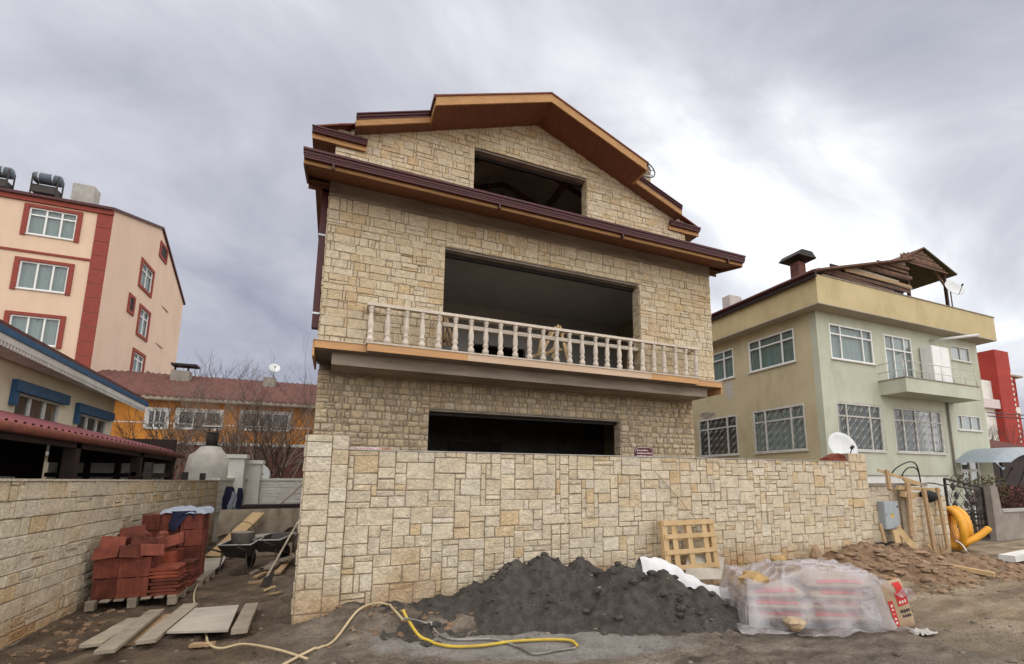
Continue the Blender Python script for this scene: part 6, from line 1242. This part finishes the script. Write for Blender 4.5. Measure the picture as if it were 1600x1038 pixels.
rn = random.Random(9); hg = thing('hedge', 'dark red leaved hedge above the low wall at the right edge', 'hedge', (19, 8, .8)); m = MB(); leaves(m, (19.6, 8.1, 1.05), 2.8, .45, .42, 2600, .055, rn); m.build('foliage', 'leaf_red', hg, stuff=True); m = MB(); leaves(m, (17.6, 8.0, 1.35), .7, .4, .45, 500, .05, rn); m.build('dry_twigs', 'leaf_olive', hg, stuff=True)
for k in range(6): MB().tube([(17.6 + k * .6, 8.05, .4), (17.7 + k * .6, 8.1, 1.3)], .015, 4).build('stem', 'bark', hg)
vn = thing('rose_bush', 'leggy rose bush growing over the gate post', 'shrub', (gx1 + .1, GYt + .4, 0)); m = MB(); leaves(m, (gx1 - .15, GYt + .35, 1.62), .5, .25, .22, 130, .05, rn); m.build('foliage', 'leaf_olive', vn, stuff=True); MB().tube([(gx1 + .2, GYt + .4, 0), (gx1 + .1, GYt + .35, .9), (gx1 - .3, GYt + .3, 1.6)], .018, 5).build('stem', 'bark', vn)
a, b = atY(1556, 728, 10), atY(1600, 700, 10); aw = thing('awning', 'grey blue awning canopy on dark poles at the right picture edge', 'awning', (a.x + 2, 10.5, 0)); m = MB(); z0, z1 = atY(1558, 722, 10).z, atY(1590, 698, 10).z; m.grid(lambda u, v: Vector((a.x + 4.5 * u, 9.8 + 2.4 * v, z0 + (z1 - z0) * math.sin(min(1, u * 2.2) * 1.57) - .1 * (v - .5) ** 2 - .28 * (1 if v < .02 else 0))), 24, 12); m.build('fabric', 'awning', aw, smooth=True); MB().prism([(a.x, 9.8, z0 - .02), (a.x + 4.5, 9.8, z0 + .05), (a.x + 4.5, 9.8, z0 - .25), (a.x, 9.8, z0 - .2)], (0, .02, 0)).build('valance', 'dark_brown', aw)
for x_ in (a.x + .1, a.x + 3.2): MB().tube([(x_, 9.9, 0), (x_, 9.9, z0 - .02)], .04, 6).build('pole', 'iron_black', aw)
MB().tube([(a.x + .1, 9.9, z0 - .9), (a.x + 1.1, 9.9, z0 - .05)], .03, 5).build('strut', 'iron_black', aw); MB().tube([(a.x + 2.0, 9.9, z0 - .1), (a.x + .9, 9.9, z0 - 1.2)], .035, 5).build('strut', 'iron_black', aw); box('back_panel', 'dark_brown', aw, a.x + .3, a.x + 4.5, 12.1, 12.2, 0, z0 - .6)
for k, (p_, q_) in enumerate((((BX1 + .1, BY - .02, 4.55), (60, 9.5, 5.8)), ((BX1 + .1, BY - .02, 4.4), (60, 9.2, 5.4)))): tag(MB().tube([Vector(p_).lerp(Vector(q_), t) - ZA * (1.2 * t * (1 - t)) for t in [i / 12 for i in range(13)]], .022, 4).build('overhead_wire', 'black_cable'), ('upper' if k == 0 else 'lower') + ' overhead wire running right from the green house', 'wire')

# ------------------------------------------------------------------ timber stored on the balcony
ts = thing('timber_scraps', 'upright bundle of scrap laths standing inside the balcony opening', 'timber', (4.0, 9.75, 4.0))
for (x0, y0, x1, y1, Y0, Y1) in ((846, 528, 841, 556, 9.75, 9.7), (868, 512, 845, 555, 9.7, 9.6), (872, 508, 863, 560, 9.75, 9.62), (875, 510, 886, 562, 9.75, 9.62), (860, 518, 848, 556, 9.8, 9.7), (873, 512, 890, 558, 9.8, 9.72), (838, 555, 878, 546, 9.6, 9.6), (832, 557, 850, 551, 9.62, 9.6), (852, 556, 866, 543, 9.62, 9.64), (866, 511, 881, 523, 9.7, 9.7)): a = atY(x0, y0, Y0); b = atY(x1, y1, Y1); MB().beam(a, Vector((b.x, b.y, max(b.z, 4.02))), .05, .035, up=(0, 1, 0)).build('lath', 'timber_pale', ts)
tf = thing('timber_trestle', 'small timber trestle inside the left edge of the balcony opening', 'trestle', (2.0, 9.7, 4.0))
for (x0, y0, x1, y1) in ((697, 492, 708, 541), (697, 520, 702, 541), (693, 533, 706, 536), (696, 492, 694, 541)): a = atY(x0, y0, 9.68); b = atY(x1, y1, 9.68); MB().beam(a, Vector((b.x, b.y, max(b.z, 4.02))), .045, .04, up=(0, 1, 0)).build('leg', 'timber', tf)
for (x0, x1, lab) in ((984, 980, 'single board leaning inside the right jamb of the balcony opening'),): a = atY(x0, 545, 9.8); b = atY(x1, 570, 9.75); tag(MB().beam(a, Vector((b.x, b.y, 4.0)), .1, .03, up=(0, 1, 0)).build('plank', 'timber'), lab, 'plank')
